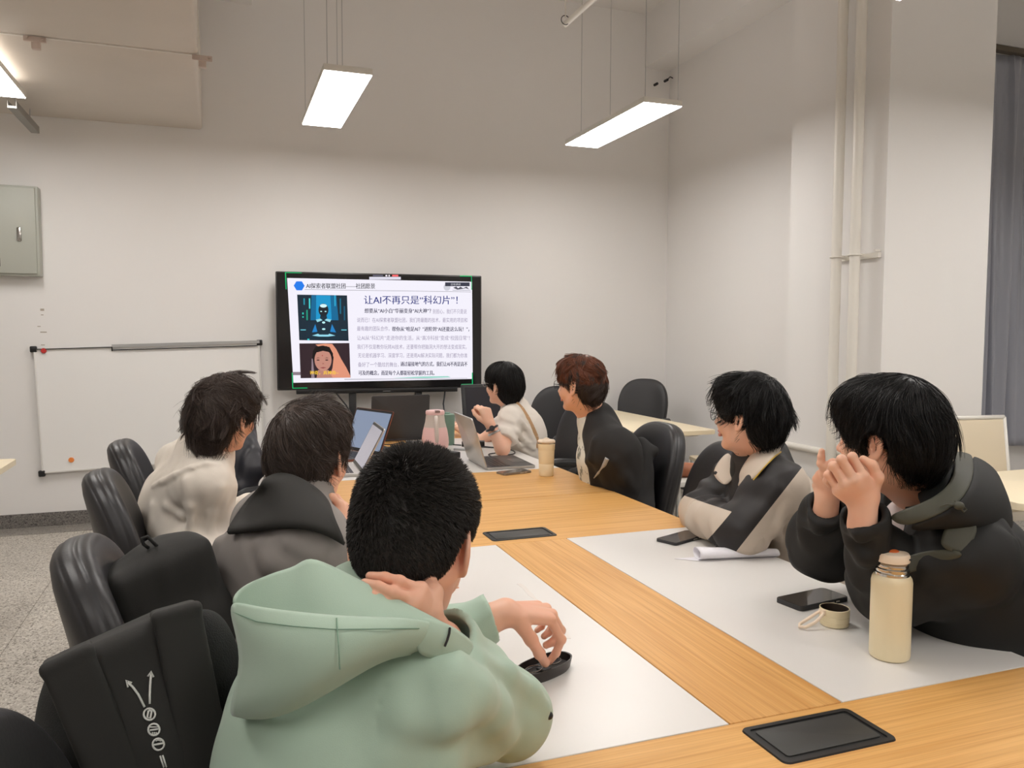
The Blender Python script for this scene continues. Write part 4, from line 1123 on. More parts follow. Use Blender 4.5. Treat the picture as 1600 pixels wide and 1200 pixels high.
# brown seat bolster seen between two office chairs
b0, b1 = D(1052, 733, 3.75), D(1082, 735, 3.75)
mb = MB(); mb.cyl(b0, b1 + (b1 - b0) * 0.4, 0.036, n=20)
o = mb.make('bolster', mat('brown leather', (160, 98, 66), 0.5)); tag(o, 'small brown bolster between two black office chairs on the right', 'cushion')
bz = float(b0[2]) - 0.036
t = thing('stool', 'low white stool under the brown bolster on the right', 'stool', (float(b0[0] + b1[0]) / 2 + .02, float(b0[1] + b1[1]) / 2, 0))
mb = MB(); mb.prism(rrect(0.26, 0.24, 0.03, 4), bz - 0.022, bz - 0.001, bevel=0.003); mb.make('seat', M_WHITEM, t)
for sx in (-1, 1):
    for sy in (-1, 1):
        mb = MB(); mb.cyl((sx * .11, sy * .10, 0), (sx * .10, sy * .09, bz - 0.02), 0.011, n=8); mb.make('leg', M_WHITEM, t)
# pale shoe tip at the left edge
P = [ell((-0.80, 2.62, 0.045), (0.13, 0.048, 0.045), k=0.02), half((0, 0, 0.02), (0, 0, -1), k=0.002)]
sp = thing('shoe', 'pale trainer whose toe just shows at the left edge on the floor', 'shoe', (-1.05, 2.70, 0))
v, q = sculpt([ell((0, 0, 0.05), (0.135, 0.048, 0.048), k=0.02), half((0, 0, 0.016), (0, 0, -1), k=0.002)], 0.006); link('upper', quads_mesh('upper', v, q), mat('pale trainer', (214, 206, 196), 0.6), sp)
mb = MB(); mb.prism([(0.137 * math.cos(a), 0.047 * math.sin(a)) for a in [2 * math.pi * k / 24 for k in range(24)]], 0, 0.02); mb.make('sole', mat('brown sole', (96, 66, 52), .6), sp)

# ---------------------------------------------------------------- wall screen on its stand
TVR = math.atan2(6.20 - 6.33, 1.995 - 0.41); TW, TH = 1.60, 0.905
tv = thing('flat_screen', 'large flat screen on a black stand showing a slide about AI', 'screen', (0.41, 6.33, 0.955), TVR)
def tvp(px, py, y=0.0):
    u = (px - 431.5) / 319.5; t = 424 + 6 * u; b_ = 610.5 - 5 * u; v = (py - t) / (b_ - t); return (u * TW, y, (1 - v) * TH)
mb = MB(); mb.box((0, 0, 0), (TW, 0.055, TH), bevel=0.008); mb.make('housing', mat('screen bezel', (34, 32, 32), 0.3), tv)
mb = MB(); mb.box((0.012, -0.003, 0.014), (TW - 0.012, 0.0, TH - 0.012)); mb.make('glass', mat('black glass', (30, 29, 30), 0.12), tv, smooth=False)
mb = MB(); mb.box((0.14, -0.004, -0.03), (1.40, 0.04, 0.006), bevel=0.004); mb.make('lower_bar', M_BLACK, tv)
for x in (0.54, 1.06):
    mb = MB(); mb.box((x, 0.02, -0.955 + 0.04), (x + 0.055, 0.07, 0.02), bevel=0.004); mb.box((x - 0.01, -0.28, -0.955), (x + 0.065, 0.11, -0.955 + 0.04), bevel=0.004); mb.make('stand_leg', M_BLACK, tv)
EM = {}
def em(rgb, s=1.0):
    k = (rgb, s)
    if k not in EM:
        m = bpy.data.materials.new('screen light'); m.use_nodes = True; b_ = m.node_tree.nodes['Principled BSDF']
        b_.inputs['Base Color'].default_value = (0.01, 0.01, 0.01, 1); b_.inputs['Roughness'].default_value = 0.4
        b_.inputs['Specular IOR Level'].default_value = 0.1
        b_.inputs['Emission Color'].default_value = lin(rgb) + (1,); b_.inputs['Emission Strength'].default_value = s; EM[k] = m
    return EM[k]
def flat(name, pts, rgb, y, parent=None, s=1.0):
    mb = MB(); A = [Vector(tvp(a, b_, y)) for a, b_ in pts]; n = len(A)
    f = [mb.b.verts.new(p) for p in A]; g = [mb.b.verts.new(p + Vector((0, 0.0008, 0))) for p in A]
    mb.b.faces.new(f); mb.b.faces.new(g[::-1])
    for k in range(n): mb.b.faces.new((f[k], f[(k + 1) % n], g[(k + 1) % n], g[k]))
    return mb.make(name, em(rgb, s), parent or tv, smooth=False)
def R4(x0, y0, x1, y1): return [(x0, y0), (x1, y0), (x1, y1), (x0, y1)]
def Ell(cx, cy, rx, ry, n=20): return [(cx + rx * math.cos(2 * math.pi * k / n), cy + ry * math.sin(2 * math.pi * k / n)) for k in range(n)]
slide = flat('slide', [(448.5, 434.5), (735, 439.5), (736, 592), (455.5, 598)], (244, 241, 252), -0.004)
def text(s, px0, px1, py, hpx, rgb, y=-0.0062, bold=0.0, name='slide_text', parent=None):
    cu = bpy.data.curves.new('txt', 'FONT'); cu.body = s; cu.size = 1.0; cu.resolution_u = 2; cu.extrude = 0.0
    ob = bpy.data.objects.new('txt', cu); COL.objects.link(ob); dg = bpy.context.evaluated_depsgraph_get(); dg.update()
    me = bpy.data.meshes.new_from_object(ob.evaluated_get(dg)); bpy.data.objects.remove(ob)
    n = len(me.vertices)
    if n == 0: return
    co = np.empty(n * 3); me.vertices.foreach_get('co', co); co = co.reshape(-1, 3)
    x0, x1 = co[:, 0].min(), co[:, 0].max(); h0, h1 = co[:, 1].min(), co[:, 1].max()
    out = np.empty_like(co)
    for i in range(n):
        out[i] = tvp(px0 + (co[i, 0] - x0) / (x1 - x0) * (px1 - px0), py - (co[i, 1] - h0) / (h1 - h0) * hpx + hpx / 2, y)
    me.vertices.foreach_set('co', out.ravel()); me.update()
    if bold:            # heavier strokes: the same glyphs again, a hair to the right
        bm = bmesh.new(); bm.from_mesh(me); k0 = len(bm.verts); bm.from_mesh(me); bm.verts.ensure_lookup_table()
        for v in bm.verts[k0:]: v.co.x += 0.0016
        bm.to_mesh(me); bm.free()
    me.materials.clear(); return link(name, me, em(rgb), parent or slide, smooth=False)
INK = (70, 66, 96); DK = (44, 40, 76); LT = (150, 140, 168)
text('让AI不再只是“科幻片”！', 563, 711, 468, 13.5, (44, 54, 130), bold=0.008)
text('AI探索者联盟社团——社团愿景', 476, 580, 446.5, 8.5, (60, 60, 70), bold=0.004)
text('想要从“AI小白”华丽变身“AI大神”？', 563.5, 668, 485, 7.6, DK, bold=0.018); text('别担心，我们不只是说', 671, 726, 486, 7.6, LT)
text('说而已！在AI探索者联盟社团，我们用最酷的技术，最实用的项目和', 552, 727, 499.5, 7.6, LT)
text('最有趣的团队合作，', 552, 602, 513, 7.6, LT); text('帮你从“啥是AI？”进阶到“AI还能这么玩！”，', 606, 730, 513.5, 7.6, DK, bold=0.016)
text('让AI从“科幻片”走进你的生活，从“高冷科技”变成“校园日常”！', 552, 731, 527.5, 7.6, LT)
text('我们不仅是教你玩转AI技术，还要帮你把脑洞大开的想法变成现实。', 552, 726, 541.5, 7.6, LT)
text('无论是机器学习、深度学习，还是用AI解决实际问题，我们都为你准', 553, 727, 555, 7.6, LT)
text('备好了一个酷炫的舞台，', 553, 616, 569.5, 7.6, LT); text('通过最接地气的方式，我们让AI不再是高不', 619, 727, 568.5, 7.6, DK, bold=0.016)
text('可及的概念，而是每个人都能轻松掌握的工具。', 553.5, 673, 582.5, 7.8, DK, bold=0.014)
flat('header_hexagon', [(458, 446.3), (462, 439.6), (470, 439.6), (474, 446.5), (470, 453.6), (462, 453.5)], (30, 124, 236), -0.006, slide)
flat('header_rule', [(474, 452), (733, 455), (733, 455.6), (474, 452.6)], (140, 138, 146), -0.006, slide)
flat('footer_rule', [(532, 592.3), (727, 590.6), (727, 591.1), (532, 593.2)], (150, 150, 160), -0.006, slide)
flat('footer_sweep', [(606, 590.5), (650, 588.4), (695, 587.6), (700, 589.4), (660, 590.8)], (150, 216, 200), -0.0058, slide)
flat('caption_tag', R4(455, 581, 467, 586), (140, 126, 136), -0.006, slide)
flat('name_bar', R4(691, 440.5, 731, 446.5), (56, 58, 74), -0.0062, slide)
text('正在讲话', 700, 716, 443.5, 3.4, (220, 220, 226), y=-0.0074)
flat('school_crest', Ell(694, 448, 5.5, 5.5), (206, 206, 216), -0.0058, slide)
text('滨州学院', 704, 730, 449, 5.6, (70, 70, 84), y=-0.0062) if False else None
flat('crest_script', [(704, 449), (709, 446.8), (712, 449.8), (716, 447.2), (720, 449.6), (726, 447), (730, 451), (724, 449.6), (718, 450.8), (711, 451.8)], (84, 84, 96), -0.006, slide)
flat('crest_line', R4(703, 452.2, 732, 453.0), (160, 160, 172), -0.006, slide)
# robot picture
pic = flat('robot_picture', [(462.8, 460.2), (537.3, 461.2), (539, 532.2), (465, 531.2)], (22, 42, 56), -0.006, slide)
def pf(pts, c, y=-0.0075, s=1.0, name='picture_shape', par=None): return flat(name, pts, c, y, par or slide, s)
pf([(484, 461), (521, 461.5), (524, 500), (482, 500)], (10, 104, 150), -0.0072); pf([(491, 461), (512, 461.4), (514, 505), (490, 505)], (20, 150, 205), -0.0076)
for x, y0, y1, c in ((472, 466, 476, (40, 150, 170)), (480, 466, 482, (70, 220, 220)), (476, 484, 500, (30, 160, 130)), (518, 461, 478, (40, 170, 210)), (526, 466, 490, (24, 110, 140)), (532, 478, 500, (20, 90, 120)), (470, 488, 491, (50, 210, 190)), (470, 494, 496, (50, 210, 190))):
    pf(R4(x, y0, x + 2, y1), c, -0.0078)
pf(Ell(501.5, 484, 7.5, 10), (26, 34, 42), -0.0082); pf(Ell(501.5, 477.5, 5.2, 2.8), (214, 246, 250), -0.0088)
for x in (498, 504.6): pf(Ell(x, 486.3, 1.5, 0.9, 10), (190, 244, 250), -0.0088)
pf([(497, 492), (506, 492), (507, 498), (514, 500), (524, 503), (527, 530), (476, 530), (479, 503), (490, 500), (496, 498)], (20, 44, 60), -0.0080)
pf([(490, 499), (497, 497.5), (500, 500), (492, 503)], (150, 214, 226), -0.0088); pf([(513, 499), (506, 497.5), (503, 500), (511, 503)], (150, 214, 226), -0.0088)
pf(Ell(501.5, 503.5, 2.4, 1.7, 12), (190, 246, 252), -0.0088); pf(Ell(501.5, 513.8, 2.6, 1.4, 12), (190, 246, 252), -0.0088)
pf([(489, 506), (492, 518), (484, 519)], (30, 130, 200), -0.0086); pf([(514, 506), (520, 519), (511, 518)], (30, 130, 200), -0.0086)
pf([(484, 524), (493, 521), (495, 522.5), (508, 522.5), (510, 521), (519, 524), (508, 525.5), (495, 525.5)], (150, 220, 240), -0.0086)
pf(R4(467, 514.5, 475, 515.7), (120, 220, 240), -0.0086); pf(R4(528, 514.5, 536, 515.7), (120, 220, 240), -0.0086); pf(R4(477, 529, 480, 531), (50, 220, 220), -0.0086)
# portrait picture, a plain figure
pf([(465, 536.3), (540, 535.6), (541.3, 590), (466.2, 590.8)], (52, 36, 42), -0.006, name='portrait_picture')
pf([(493, 541), (489, 538), (503, 536.5), (514, 537), (520, 545), (527, 560), (535, 574), (541, 587), (541, 590), (508, 590), (514, 575), (516, 558), (511, 545), (506, 540.5)], (226, 150, 122), -0.0072)
pf([(485, 548), (489, 541.5), (500, 539.5), (510, 542), (515, 552), (515, 562), (511, 560), (488, 556), (487, 566), (484, 560)], (24, 16, 18), -0.0078)
pf(Ell(500, 562, 12.8, 17.5, 26), (196, 138, 122), -0.0084); pf([(487, 550), (492, 545), (500, 543.5), (509, 546), (513, 553), (508, 549.5), (500, 547.8), (492, 550)], (24, 16, 18), -0.0090)
for x in (492.5, 505.5): pf(Ell(x, 562.3, 2.4, 0.9, 12), (60, 36, 36), -0.0092); pf([(x - 3.2, 559.6), (x, 558.2), (x + 3.2, 559.2), (x, 559.2)], (80, 52, 46), -0.0092)
pf(Ell(499, 555.3, 0.8, 0.9, 8), (170, 60, 60), -0.0092); pf([(495, 574.3), (500, 573.3), (505, 574), (500, 575.6)], (150, 70, 72), -0.0092); pf([(498, 568), (500, 566.5), (502, 568), (500, 569)], (170, 108, 96), -0.0092)
pf([(482, 590.4), (483, 560), (484.5, 560), (487, 590.3)], (150, 130, 140), -0.0078); pf([(492, 578), (508, 578), (514, 590), (490, 590.3)], (186, 130, 116), -0.0080)
text('神奇，真神奇~', 480, 523, 582.2, 6.2, (255, 206, 60), y=-0.0102, bold=0.02)
# meeting-app furniture round the slide
pf([(445.5, 425.5), (470, 426), (470, 427), (447, 426.7), (447.5, 452), (446.2, 452)], (0, 190, 110), -0.005, name='corner_mark', par=tv)
pf([(715, 430), (734.5, 430.2), (735, 452), (733.8, 452), (733.5, 431.4), (715, 431.2)], (0, 190, 110), -0.005, name='corner_mark', par=tv)
pf([(453.2, 582), (454.5, 582), (455, 606), (476, 605.6), (476, 606.7), (453.8, 607.1)], (0, 190, 110), -0.005, name='corner_mark', par=tv)
pf([(734.6, 582), (736, 582), (736.2, 600.8), (717, 601.4), (717, 600.2), (734.8, 599.8)], (0, 190, 110), -0.005, name='corner_mark', par=tv)
pf(R4(571.5, 432.2, 620.5, 436.4), (224, 222, 236), -0.005, name='meeting_bar', par=tv); pf(R4(577, 429.3, 593, 431), (110, 108, 128), -0.005, name='meeting_title', par=tv)
pf(Ell(598, 430.3, 1.6, 1.3, 10), (250, 240, 246), -0.005, name='meeting_icon', par=tv); pf(Ell(602.3, 430.3, 1.2, 1.4, 10), (250, 240, 246), -0.005, name='meeting_icon', par=tv); pf(R4(607, 428.8, 616.5, 431.8), (250, 106, 110), -0.005, name='end_button', par=tv)
mb = MB(); mb.box((0.80, -0.0048, -0.020), (0.86, -0.0040, -0.014)); mb.make('maker_mark', mat('faint logo', (120, 118, 118), 0.4), tv, smooth=False)
mb = MB(); mb.tube([tvp(692, 603, 0.03), tvp(690, 617, 0.0), tvp(684, 630, -0.1), tvp(675, 640, -0.4), tvp(668, 655, -0.9)], 0.006, n=8)
cb = mb.make('power_cable', M_BLACK, None, smooth=True); cb.location = tv.location; cb.rotation_euler = tv.rotation_euler; tag(cb, 'black cable hanging from the right underside of the wall screen', 'cable')
mb = MB(); mb.tube([tvp(512, 606, 0.03), tvp(522, 618, 0.0), tvp(533, 632, -0.1), tvp(540, 645, -0.2), tvp(541, 700, -0.2)], 0.006, n=8)
cb = mb.make('signal_cable', M_BLACK, None, smooth=True); cb.location = tv.location; cb.rotation_euler = tv.rotation_euler; tag(cb, 'black cable hanging from the left underside of the wall screen', 'cable')

# thin black chair in front of the screen stand
t = thing('stacking_chair', 'thin-backed black chair behind the hand of the person in the white tee', 'chair', (1.86, 5.30, 0), -PI / 2 + 0.10)
mb = MB(); M = TR(-0.22, 0, 0.78) @ Matrix.Rotation(math.radians(-10), 4, 'Y'); mb.box((-0.012, -0.20, -0.25), (0.012, 0.20, 0.25), M=M, bevel=0.008); bk = mb.make('backrest', M_BLACK, t)
mb = MB(); mb.box((0.012, -0.175, -0.22), (0.015, 0.175, 0.225), M=M); mb.make('back_pad', mat('dark mesh', (44, 42, 48), 0.8), bk, smooth=False)
mb = MB(); mb.prism(rrect(0.44, 0.42, 0.04, 5), 0.44, 0.475, bevel=0.01); mb.make('seat', M_BLACK, t)
for s in (1, -1):
    for x in (0.17, -0.19):
        mb = MB(); mb.cyl((x * 1.1, 0.19 * s, 0), (x, 0.185 * s, 0.44 if x > 0 else 0.60), 0.011, n=10); mb.make('leg', M_DKGREY, t)
# ---------------------------------------------------------------- laptops and things on the table
TT = TZ + 0.0004
def laptop(x, y, rz, w, d, ang, label, shell, deck, screen=None, bezel=None, th=0.012, keys=True, logo=None):
    """user on local -Y; hinge along local X at y=0; ang = opening from closed"""
    t = thing('laptop', label, 'laptop', (x, y, TT), rz)
    mb = MB(); mb.prism(rrect(w, d, 0.010, 4, 0, -d / 2), 0.0015, th, bevel=0.001); bs = mb.make('base', shell, t)
    mb = MB(); mb.prism(rrect(w - 0.006, d - 0.006, 0.008, 4, 0, -d / 2), th, th + 0.0006); mb.make('deck', deck, bs, smooth=False)
    if keys:
        kx, ky = 14, 5
        for part, m in (('keyboard', M_BLACK),):
            mb = MB(); kw = (w - 0.05) / kx
            for i in range(kx):
                for j in range(ky):
                    x0 = -w / 2 + 0.025 + i * kw; y0 = -0.032 - j * 0.0185
                    mb.box((x0 + 0.001, y0 - 0.0165, th + 0.0006), (x0 + kw - 0.001, y0, th + 0.0018))
            mb.make(part, m, bs, smooth=False)
        mb = MB(); mb.prism(rrect(0.105, 0.065, 0.004, 3, 0, -d + 0.045), th + 0.0006, th + 0.0010); mb.make('touchpad', mat('touchpad grey', (70, 70, 72), 0.3), bs, smooth=False)
    a = math.radians(ang); M = TR(0, -0.001, th + 0.002) @ Matrix.Rotation(-(a), 4, 'X')
    # closed lid points to -Y; opening rotates it up
    mb = MB(); mb.prism(rrect(w, d, 0.010, 4, 0, -d / 2), 0.0, 0.0065, bevel=0.001); ld = mb.make('lid', shell, t)
    ld.matrix_local = M
    mb = MB(); mb.prism(rrect(w - 0.006, d - 0.006, 0.008, 4, 0, -d / 2), -0.0012, 0.0); mb.make('bezel', bezel or M_BLACK, ld, smooth=False)
    mb = MB(); mb.prism(rrect(w - 0.020, d - 0.034, 0.002, 2, 0, -d / 2 - 0.002), -0.0018, -0.0012); mb.make('display', screen or mat('screen off', (22, 22, 26), 0.12), ld, smooth=False)
    if logo:
        mb = MB(); mb.prism([(q[0] * logo[1], -d / 2 + q[1] * logo[1]) for q in logo[0]], 0.0065, 0.0069); mb.make('logo', logo[2], ld, smooth=False)
    return t
M_SILV = mat('silver laptop shell', (186, 184, 180), 0.32, metal=0.55); M_SPACE = mat('dark laptop shell', (66, 64, 64), 0.45, metal=0.3)
M_DKDECK = mat('dark deck', (58, 56, 56), 0.45); M_ROSE = mat('copper laptop edge', (128, 78, 62), 0.35, metal=0.5); M_SILVD = mat('silver deck', (206, 200, 196), 0.4)
M_SCR = mat('lit screen blue grey', (20, 22, 26), 0.15, emit=(150, 164, 190), estr=0.75); M_SCR2 = mat('lit screen grey', (20, 22, 26), 0.15, emit=(176, 172, 184), estr=0.7)
hexl = [(math.cos(k * math.pi / 3), math.sin(k * math.pi / 3)) for k in range(6)]
ring = [(0, 1), (0.25, 0.3), (1, 0), (0.25, -0.3), (0, -1), (-0.3, -0.2), (-0.8, 0.1), (-0.25, 0.35)]
laptop(1.185, 3.735, math.radians(88), 0.345, 0.245, 107, 'silver laptop with a dark keyboard deck beside the cream tumbler', M_SILV, M_DKDECK, logo=(ring, 0.012, M_STEEL))
laptop(0.600, 3.760, math.radians(-92), 0.315, 0.225, 118, 'open silver laptop nearer of the two on the left, beside the grey shirt', M_SILV, M_SILVD, M_SCR2)
laptop(0.700, 4.250, math.radians(-66), 0.345, 0.240, 112, 'open copper-edged dark laptop, farther of the two on the left', M_ROSE, M_DKDECK, M_SCR)
laptop(1.010, 4.720, math.radians(183), 0.355, 0.265, 97, 'dark grey laptop seen from behind, in front of the screen stand', M_SPACE, M_DKDECK)

def phone(x, y, rz, label, w=0.075, l=0.160, th=0.0085, body=None, glass=None, face=True):
    t = thing('phone', label, 'phone', (x, y, TT), rz)
    mb = MB(); mb.prism(rrect(w, l, 0.010, 5), 0, th, bevel=0.0012); mb.make('case', body or M_DKGREY, t)
    mb = MB(); mb.prism(rrect(w - 0.005, l - 0.005, 0.008, 5), th, th + 0.0005); mb.make('display', glass or mat('phone glass', (28, 26, 30), 0.06), t, smooth=False)
    mb = MB(); mb.box((w / 2 - 0.0002, 0.010, th * 0.35), (w / 2 + 0.0008, 0.030, th * 0.65)); mb.box((w / 2 - 0.0002, 0.036, th * 0.35), (w / 2 + 0.0008, 0.048, th * 0.65)); mb.make('side_button', mat('pale button', (200, 196, 186), 0.4), t, smooth=False)
    return t
p1 = (atZ(1025, 843, TT) + atZ(1107, 833, TT)) / 2
phone(1.362, 2.158, math.radians(-68), 'dark phone lying by the folded arms on the white panel', w=0.078, l=0.165)
phone(1.342, 1.540, math.radians(-82), 'dark phone in a thick case beside the cream cup lid', w=0.08, l=0.165, th=0.011)
phone(1.275, 3.455, math.radians(-76), 'grey phone lying in front of the silver laptop', w=0.074, l=0.155, body=mat('taupe phone', (140, 128, 116), 0.35, metal=0.4))
phone(0.455, 2.900, math.radians(-60), 'dark phone near the fingers of the grey shirt', w=0.072, l=0.155)

# earbud case
t = thing('earbud_case', 'small square black earbud case on the white panel behind the rolled paper', 'case', (1.412, 1.985, TT), 0.25)
mb = MB(); mb.prism(rrect(0.060, 0.050, 0.010, 4), 0, 0.016, bevel=0.002); mb.make('body', M_BLACK, t)
mb = MB(); mb.prism(rrect(0.059, 0.049, 0.010, 4), 0.0168, 0.026, bevel=0.003); mb.make('lid', M_BLACK, t)
# rolled paper
t = thing('rolled_paper', 'white sheet of paper loosely rolled on the white panel', 'paper', (1.40, 1.92, TT), math.radians(-12))
bm = bmesh.new(); g = []; L = 0.245
for j in range(13):
    x = -L / 2 + L * j / 12; f = j / 12; R0 = 0.022 - 0.009 * f; row = []
    for k in range(44):
        a = k / 43 * 2 * math.pi * 1.75; r = R0 * (1 - 0.20 * k / 43); row.append(bm.verts.new((x, -r * 1.4 * math.sin(a + 2.6), R0 * 0.80 + r * 0.80 * math.cos(a + 2.6))))
    tail = [bm.verts.new((x, -0.052 + 0.03 * f, 0.0012)), bm.verts.new((x, -0.035 + 0.02 * f, 0.0012))] if False else []
    g.append(tail + row)
for j in range(12):
    for k in range(43): bm.faces.new((g[j][k], g[j + 1][k], g[j + 1][k + 1], g[j][k + 1]))
me = bpy.data.meshes.new('sheet'); bm.to_mesh(me); bm.free(); o = link('sheet', me, mat('white paper', (236, 234, 240), 0.7), t); md = o.modifiers.new('thick', 'SOLIDIFY'); md.thickness = 0.0006
zmin = min(v.co.z for v in me.vertices); me.transform(Matrix.Translation((0, 0, -zmin + 0.0005)))
mb = MB(); mb.prism([(-0.185, 0.012), (-0.115, 0.022), (-0.10, -0.005), (-0.12, -0.02)], 0.0004, 0.0010); mb.make('loose_corner', mat('white paper', (0, 0, 0)), t, smooth=False)

# cream bottle with its cap off
bx, by = 1.258, 1.218
M_CRM = mat('cream lacquer', (236, 222, 186), 0.42, coat=0.1); M_CRM2 = mat('pale cream plastic', (240, 220, 196), 0.45); M_ORG = mat('orange button', (222, 110, 52), 0.4)
t = thing('vacuum_bottle', 'tall cream vacuum bottle with a steel neck and orange button', 'bottle', (bx, by, TT))
mb = MB(); mb.lathe([(0, 0.0), (0.034, 0.0), (0.0375, 0.003), (0.0385, 0.008), (0.0385, 0.155), (0.037, 0.163), (0.033, 0.169), (0.0325, 0.1695), (0.0, 0.1695)], 48); mb.make('body', M_CRM, t, smooth=None)
mb = MB(); mb.lathe([(0.0, 0.1696), (0.0325, 0.1696), (0.0325, 0.174), (0.0310, 0.176), (0.0322, 0.179), (0.0322, 0.183), (0.0300, 0.185), (0.0310, 0.188), (0.0305, 0.192), (0.027, 0.195), (0, 0.195)], 40); mb.make('steel_neck', M_STEEL, t, smooth=None)
mb = MB(); mb.lathe([(0, 0.1955), (0.030, 0.1955), (0.0320, 0.197), (0.0320, 0.209), (0.0295, 0.213), (0.018, 0.2145), (0, 0.2145)], 40); mb.make('stopper', M_CRM2, t, smooth=None)
mb = MB(); mb.sphere((0.002, 0.004, 0.2148), 0.014, sc=(1, 0.9, 0.22)); mb.make('button', M_ORG, t)
mb = MB(); mb.box((0.012, -0.031, 0.203), (0.018, -0.0285, 0.206)); mb.make('vent_mark', M_DKGREY, t, smooth=False)
t = thing('bottle_cup', 'cream drinking cup of the bottle with a loop strap lying on the white panel', 'cup', (1.281, 1.398, TT))
mb = MB(); mb.lathe([(0, 0), (0.028, 0), (0.0305, 0.002), (0.0315, 0.010), (0.0310, 0.0105), (0.0318, 0.0115), (0.0318, 0.022), (0.0312, 0.0225), (0.0320, 0.024), (0.0320, 0.039), (0.0305, 0.0395), (0.0295, 0.038), (0.0290, 0.006), (0, 0.005)], 44); mb.make('cup', M_CRM, t, smooth=None)
mb = MB(); mb.lathe([(0, 0.0056), (0.0285, 0.0062), (0.0289, 0.036), (0.0296, 0.0388), (0.0284, 0.0388), (0.0278, 0.034), (0.0275, 0.008), (0, 0.0072)], 40); mb.make('steel_liner', mat('shaded steel', (110, 98, 88), 0.35, metal=0.8), t, smooth=None)
ang = math.radians(178); c_, s_ = math.cos(ang), math.sin(ang)
def lp(u, v, z): return (c_ * u - s_ * v, s_ * u + c_ * v, z)
mb = MB(); mb.tube([lp(0.030, 0.004, 0.034), lp(0.040, 0.009, 0.028), lp(0.060, 0.012, 0.016), lp(0.084, 0.010, 0.007), lp(0.093, 0.0, 0.0055), lp(0.084, -0.010, 0.007), lp(0.060, -0.012, 0.016), lp(0.040, -0.009, 0.028), lp(0.030, -0.004, 0.034)], 0.0035, n=8); mb.make('strap', M_CRM2, t, smooth=True)
mb = MB(); mb.box((0.026, -0.009, 0.026), (0.036, 0.009, 0.038), M=RZ(ang), bevel=0.002); mb.make('strap_lug', M_CRM2, t)
# cream tumbler
t = thing('tumbler', 'cream tumbler with a lobed lid beside the person in the black jacket', 'tumbler', (1.392, 3.345, TT))
mb = MB(); mb.lathe([(0, 0), (0.031, 0), (0.0335, 0.004), (0.0345, 0.055), (0.0342, 0.0555), (0.0346, 0.0565), (0.0375, 0.118), (0.0378, 0.120), (0.0385, 0.121), (0.0395, 0.148), (0, 0.148)], 40); mb.make('body', mat('cream tumbler body', (242, 228, 194), 0.5), t, smooth=None)
mb = MB(); mb.lathe([(0, 0.148), (0.0400, 0.148), (0.0405, 0.152), (0, 0.152)], 40); mb.make('steel_band', M_STEEL, t, smooth=None)
mb = MB(); rs_ = 48; ringv = []
for (r, z, am) in ((0.0, 0.1525, 0), (0.0400, 0.1525, 0.001), (0.0405, 0.158, 0.002), (0.036, 0.164, 0.002), (0.02, 0.167, 0), (0.0, 0.168, 0)):
    ringv.append([mb.b.verts.new(((r + am * math.cos(8 * a)) * math.cos(a), (r + am * math.cos(8 * a)) * math.sin(a), z)) for a in [2 * math.pi * k / rs_ for k in range(rs_)]])
for A, B in zip(ringv, ringv[1:]):
    for k in range(rs_): mb.b.faces.new((A[k], A[(k + 1) % rs_], B[(k + 1) % rs_], B[k]))
bmesh.ops.remove_doubles(mb.b, verts=mb.b.verts, dist=1e-5); ld = mb.make('lid', M_CRM2, t, smooth=True)
mb = MB(); mb.sphere((0, 0, 0.168), 0.014, sc=(1, 1, 0.45)); mb.make('knob', M_CRM2, ld)
# pink jug
M_PINK = mat('pink jug plastic', (236, 196, 192), 0.4); M_PINK2 = mat('grey pink band', (206, 194, 184), 0.45)
t = thing('jug', 'pink and grey insulated jug with a handle, near the laptops', 'jug', (1.135, 4.36, TT))
mb = MB(); mb.lathe([(0, 0), (0.066, 0), (0.073, 0.006), (0.077, 0.03), (0.075, 0.06), (0.069, 0.10), (0.0635, 0.12)], 40); mb.lathe([(0.0635, 0.12), (0, 0.12)], 40); mb.make('body', M_PINK, t, smooth=None)
mb = MB(); mb.lathe([(0.0, 0.1202), (0.0635, 0.1202), (0.056, 0.15), (0.0515, 0.185), (0.0515, 0.19), (0, 0.19)], 40); mb.make('shoulder', M_PINK2, t, smooth=None)
mb = MB(); mb.lathe([(0, 0.1905), (0.052, 0.1905), (0.0535, 0.194), (0.0535, 0.206), (0.050, 0.213), (0.03, 0.216), (0, 0.2165)], 40); ld = mb.make('lid', M_PINK, t, smooth=None)
mb = MB(); mb.prism([(-0.014, -0.058), (0.014, -0.058), (0.012, -0.03), (-0.012, -0.03)], 0.204, 0.217, bevel=0.003); mb.make('thumb_catch', mat('catch brown', (130, 104, 98), .4), ld)
mb = MB(); mb.tube([(-0.010, -0.050, 0.180), (-0.016, -0.080, 0.183), (-0.020, -0.100, 0.165), (-0.020, -0.105, 0.12), (-0.016, -0.098, 0.07), (-0.010, -0.074, 0.045)], [0.009, 0.011, 0.012, 0.012, 0.011, 0.009], n=10); mb.make('handle', M_PINK2, t, smooth=True)
t = thing('cup', 'muted green cup partly hidden behind the pink jug', 'cup', (1.235, 4.47, TT))
mb = MB(); mb.lathe([(0, 0), (0.040, 0), (0.042, 0.003), (0.045, 0.17), (0.043, 0.178), (0.020, 0.182), (0, 0.182)], 32); mb.make('body', mat('muted green', (116, 146, 130), 0.45), t, smooth=None)
mb = MB(); mb.lathe([(0, 0.1825), (0.018, 0.1825), (0.018, 0.188), (0, 0.189)], 20); mb.make('lid_knob', mat('muted green', (0, 0, 0)), t, smooth=None)
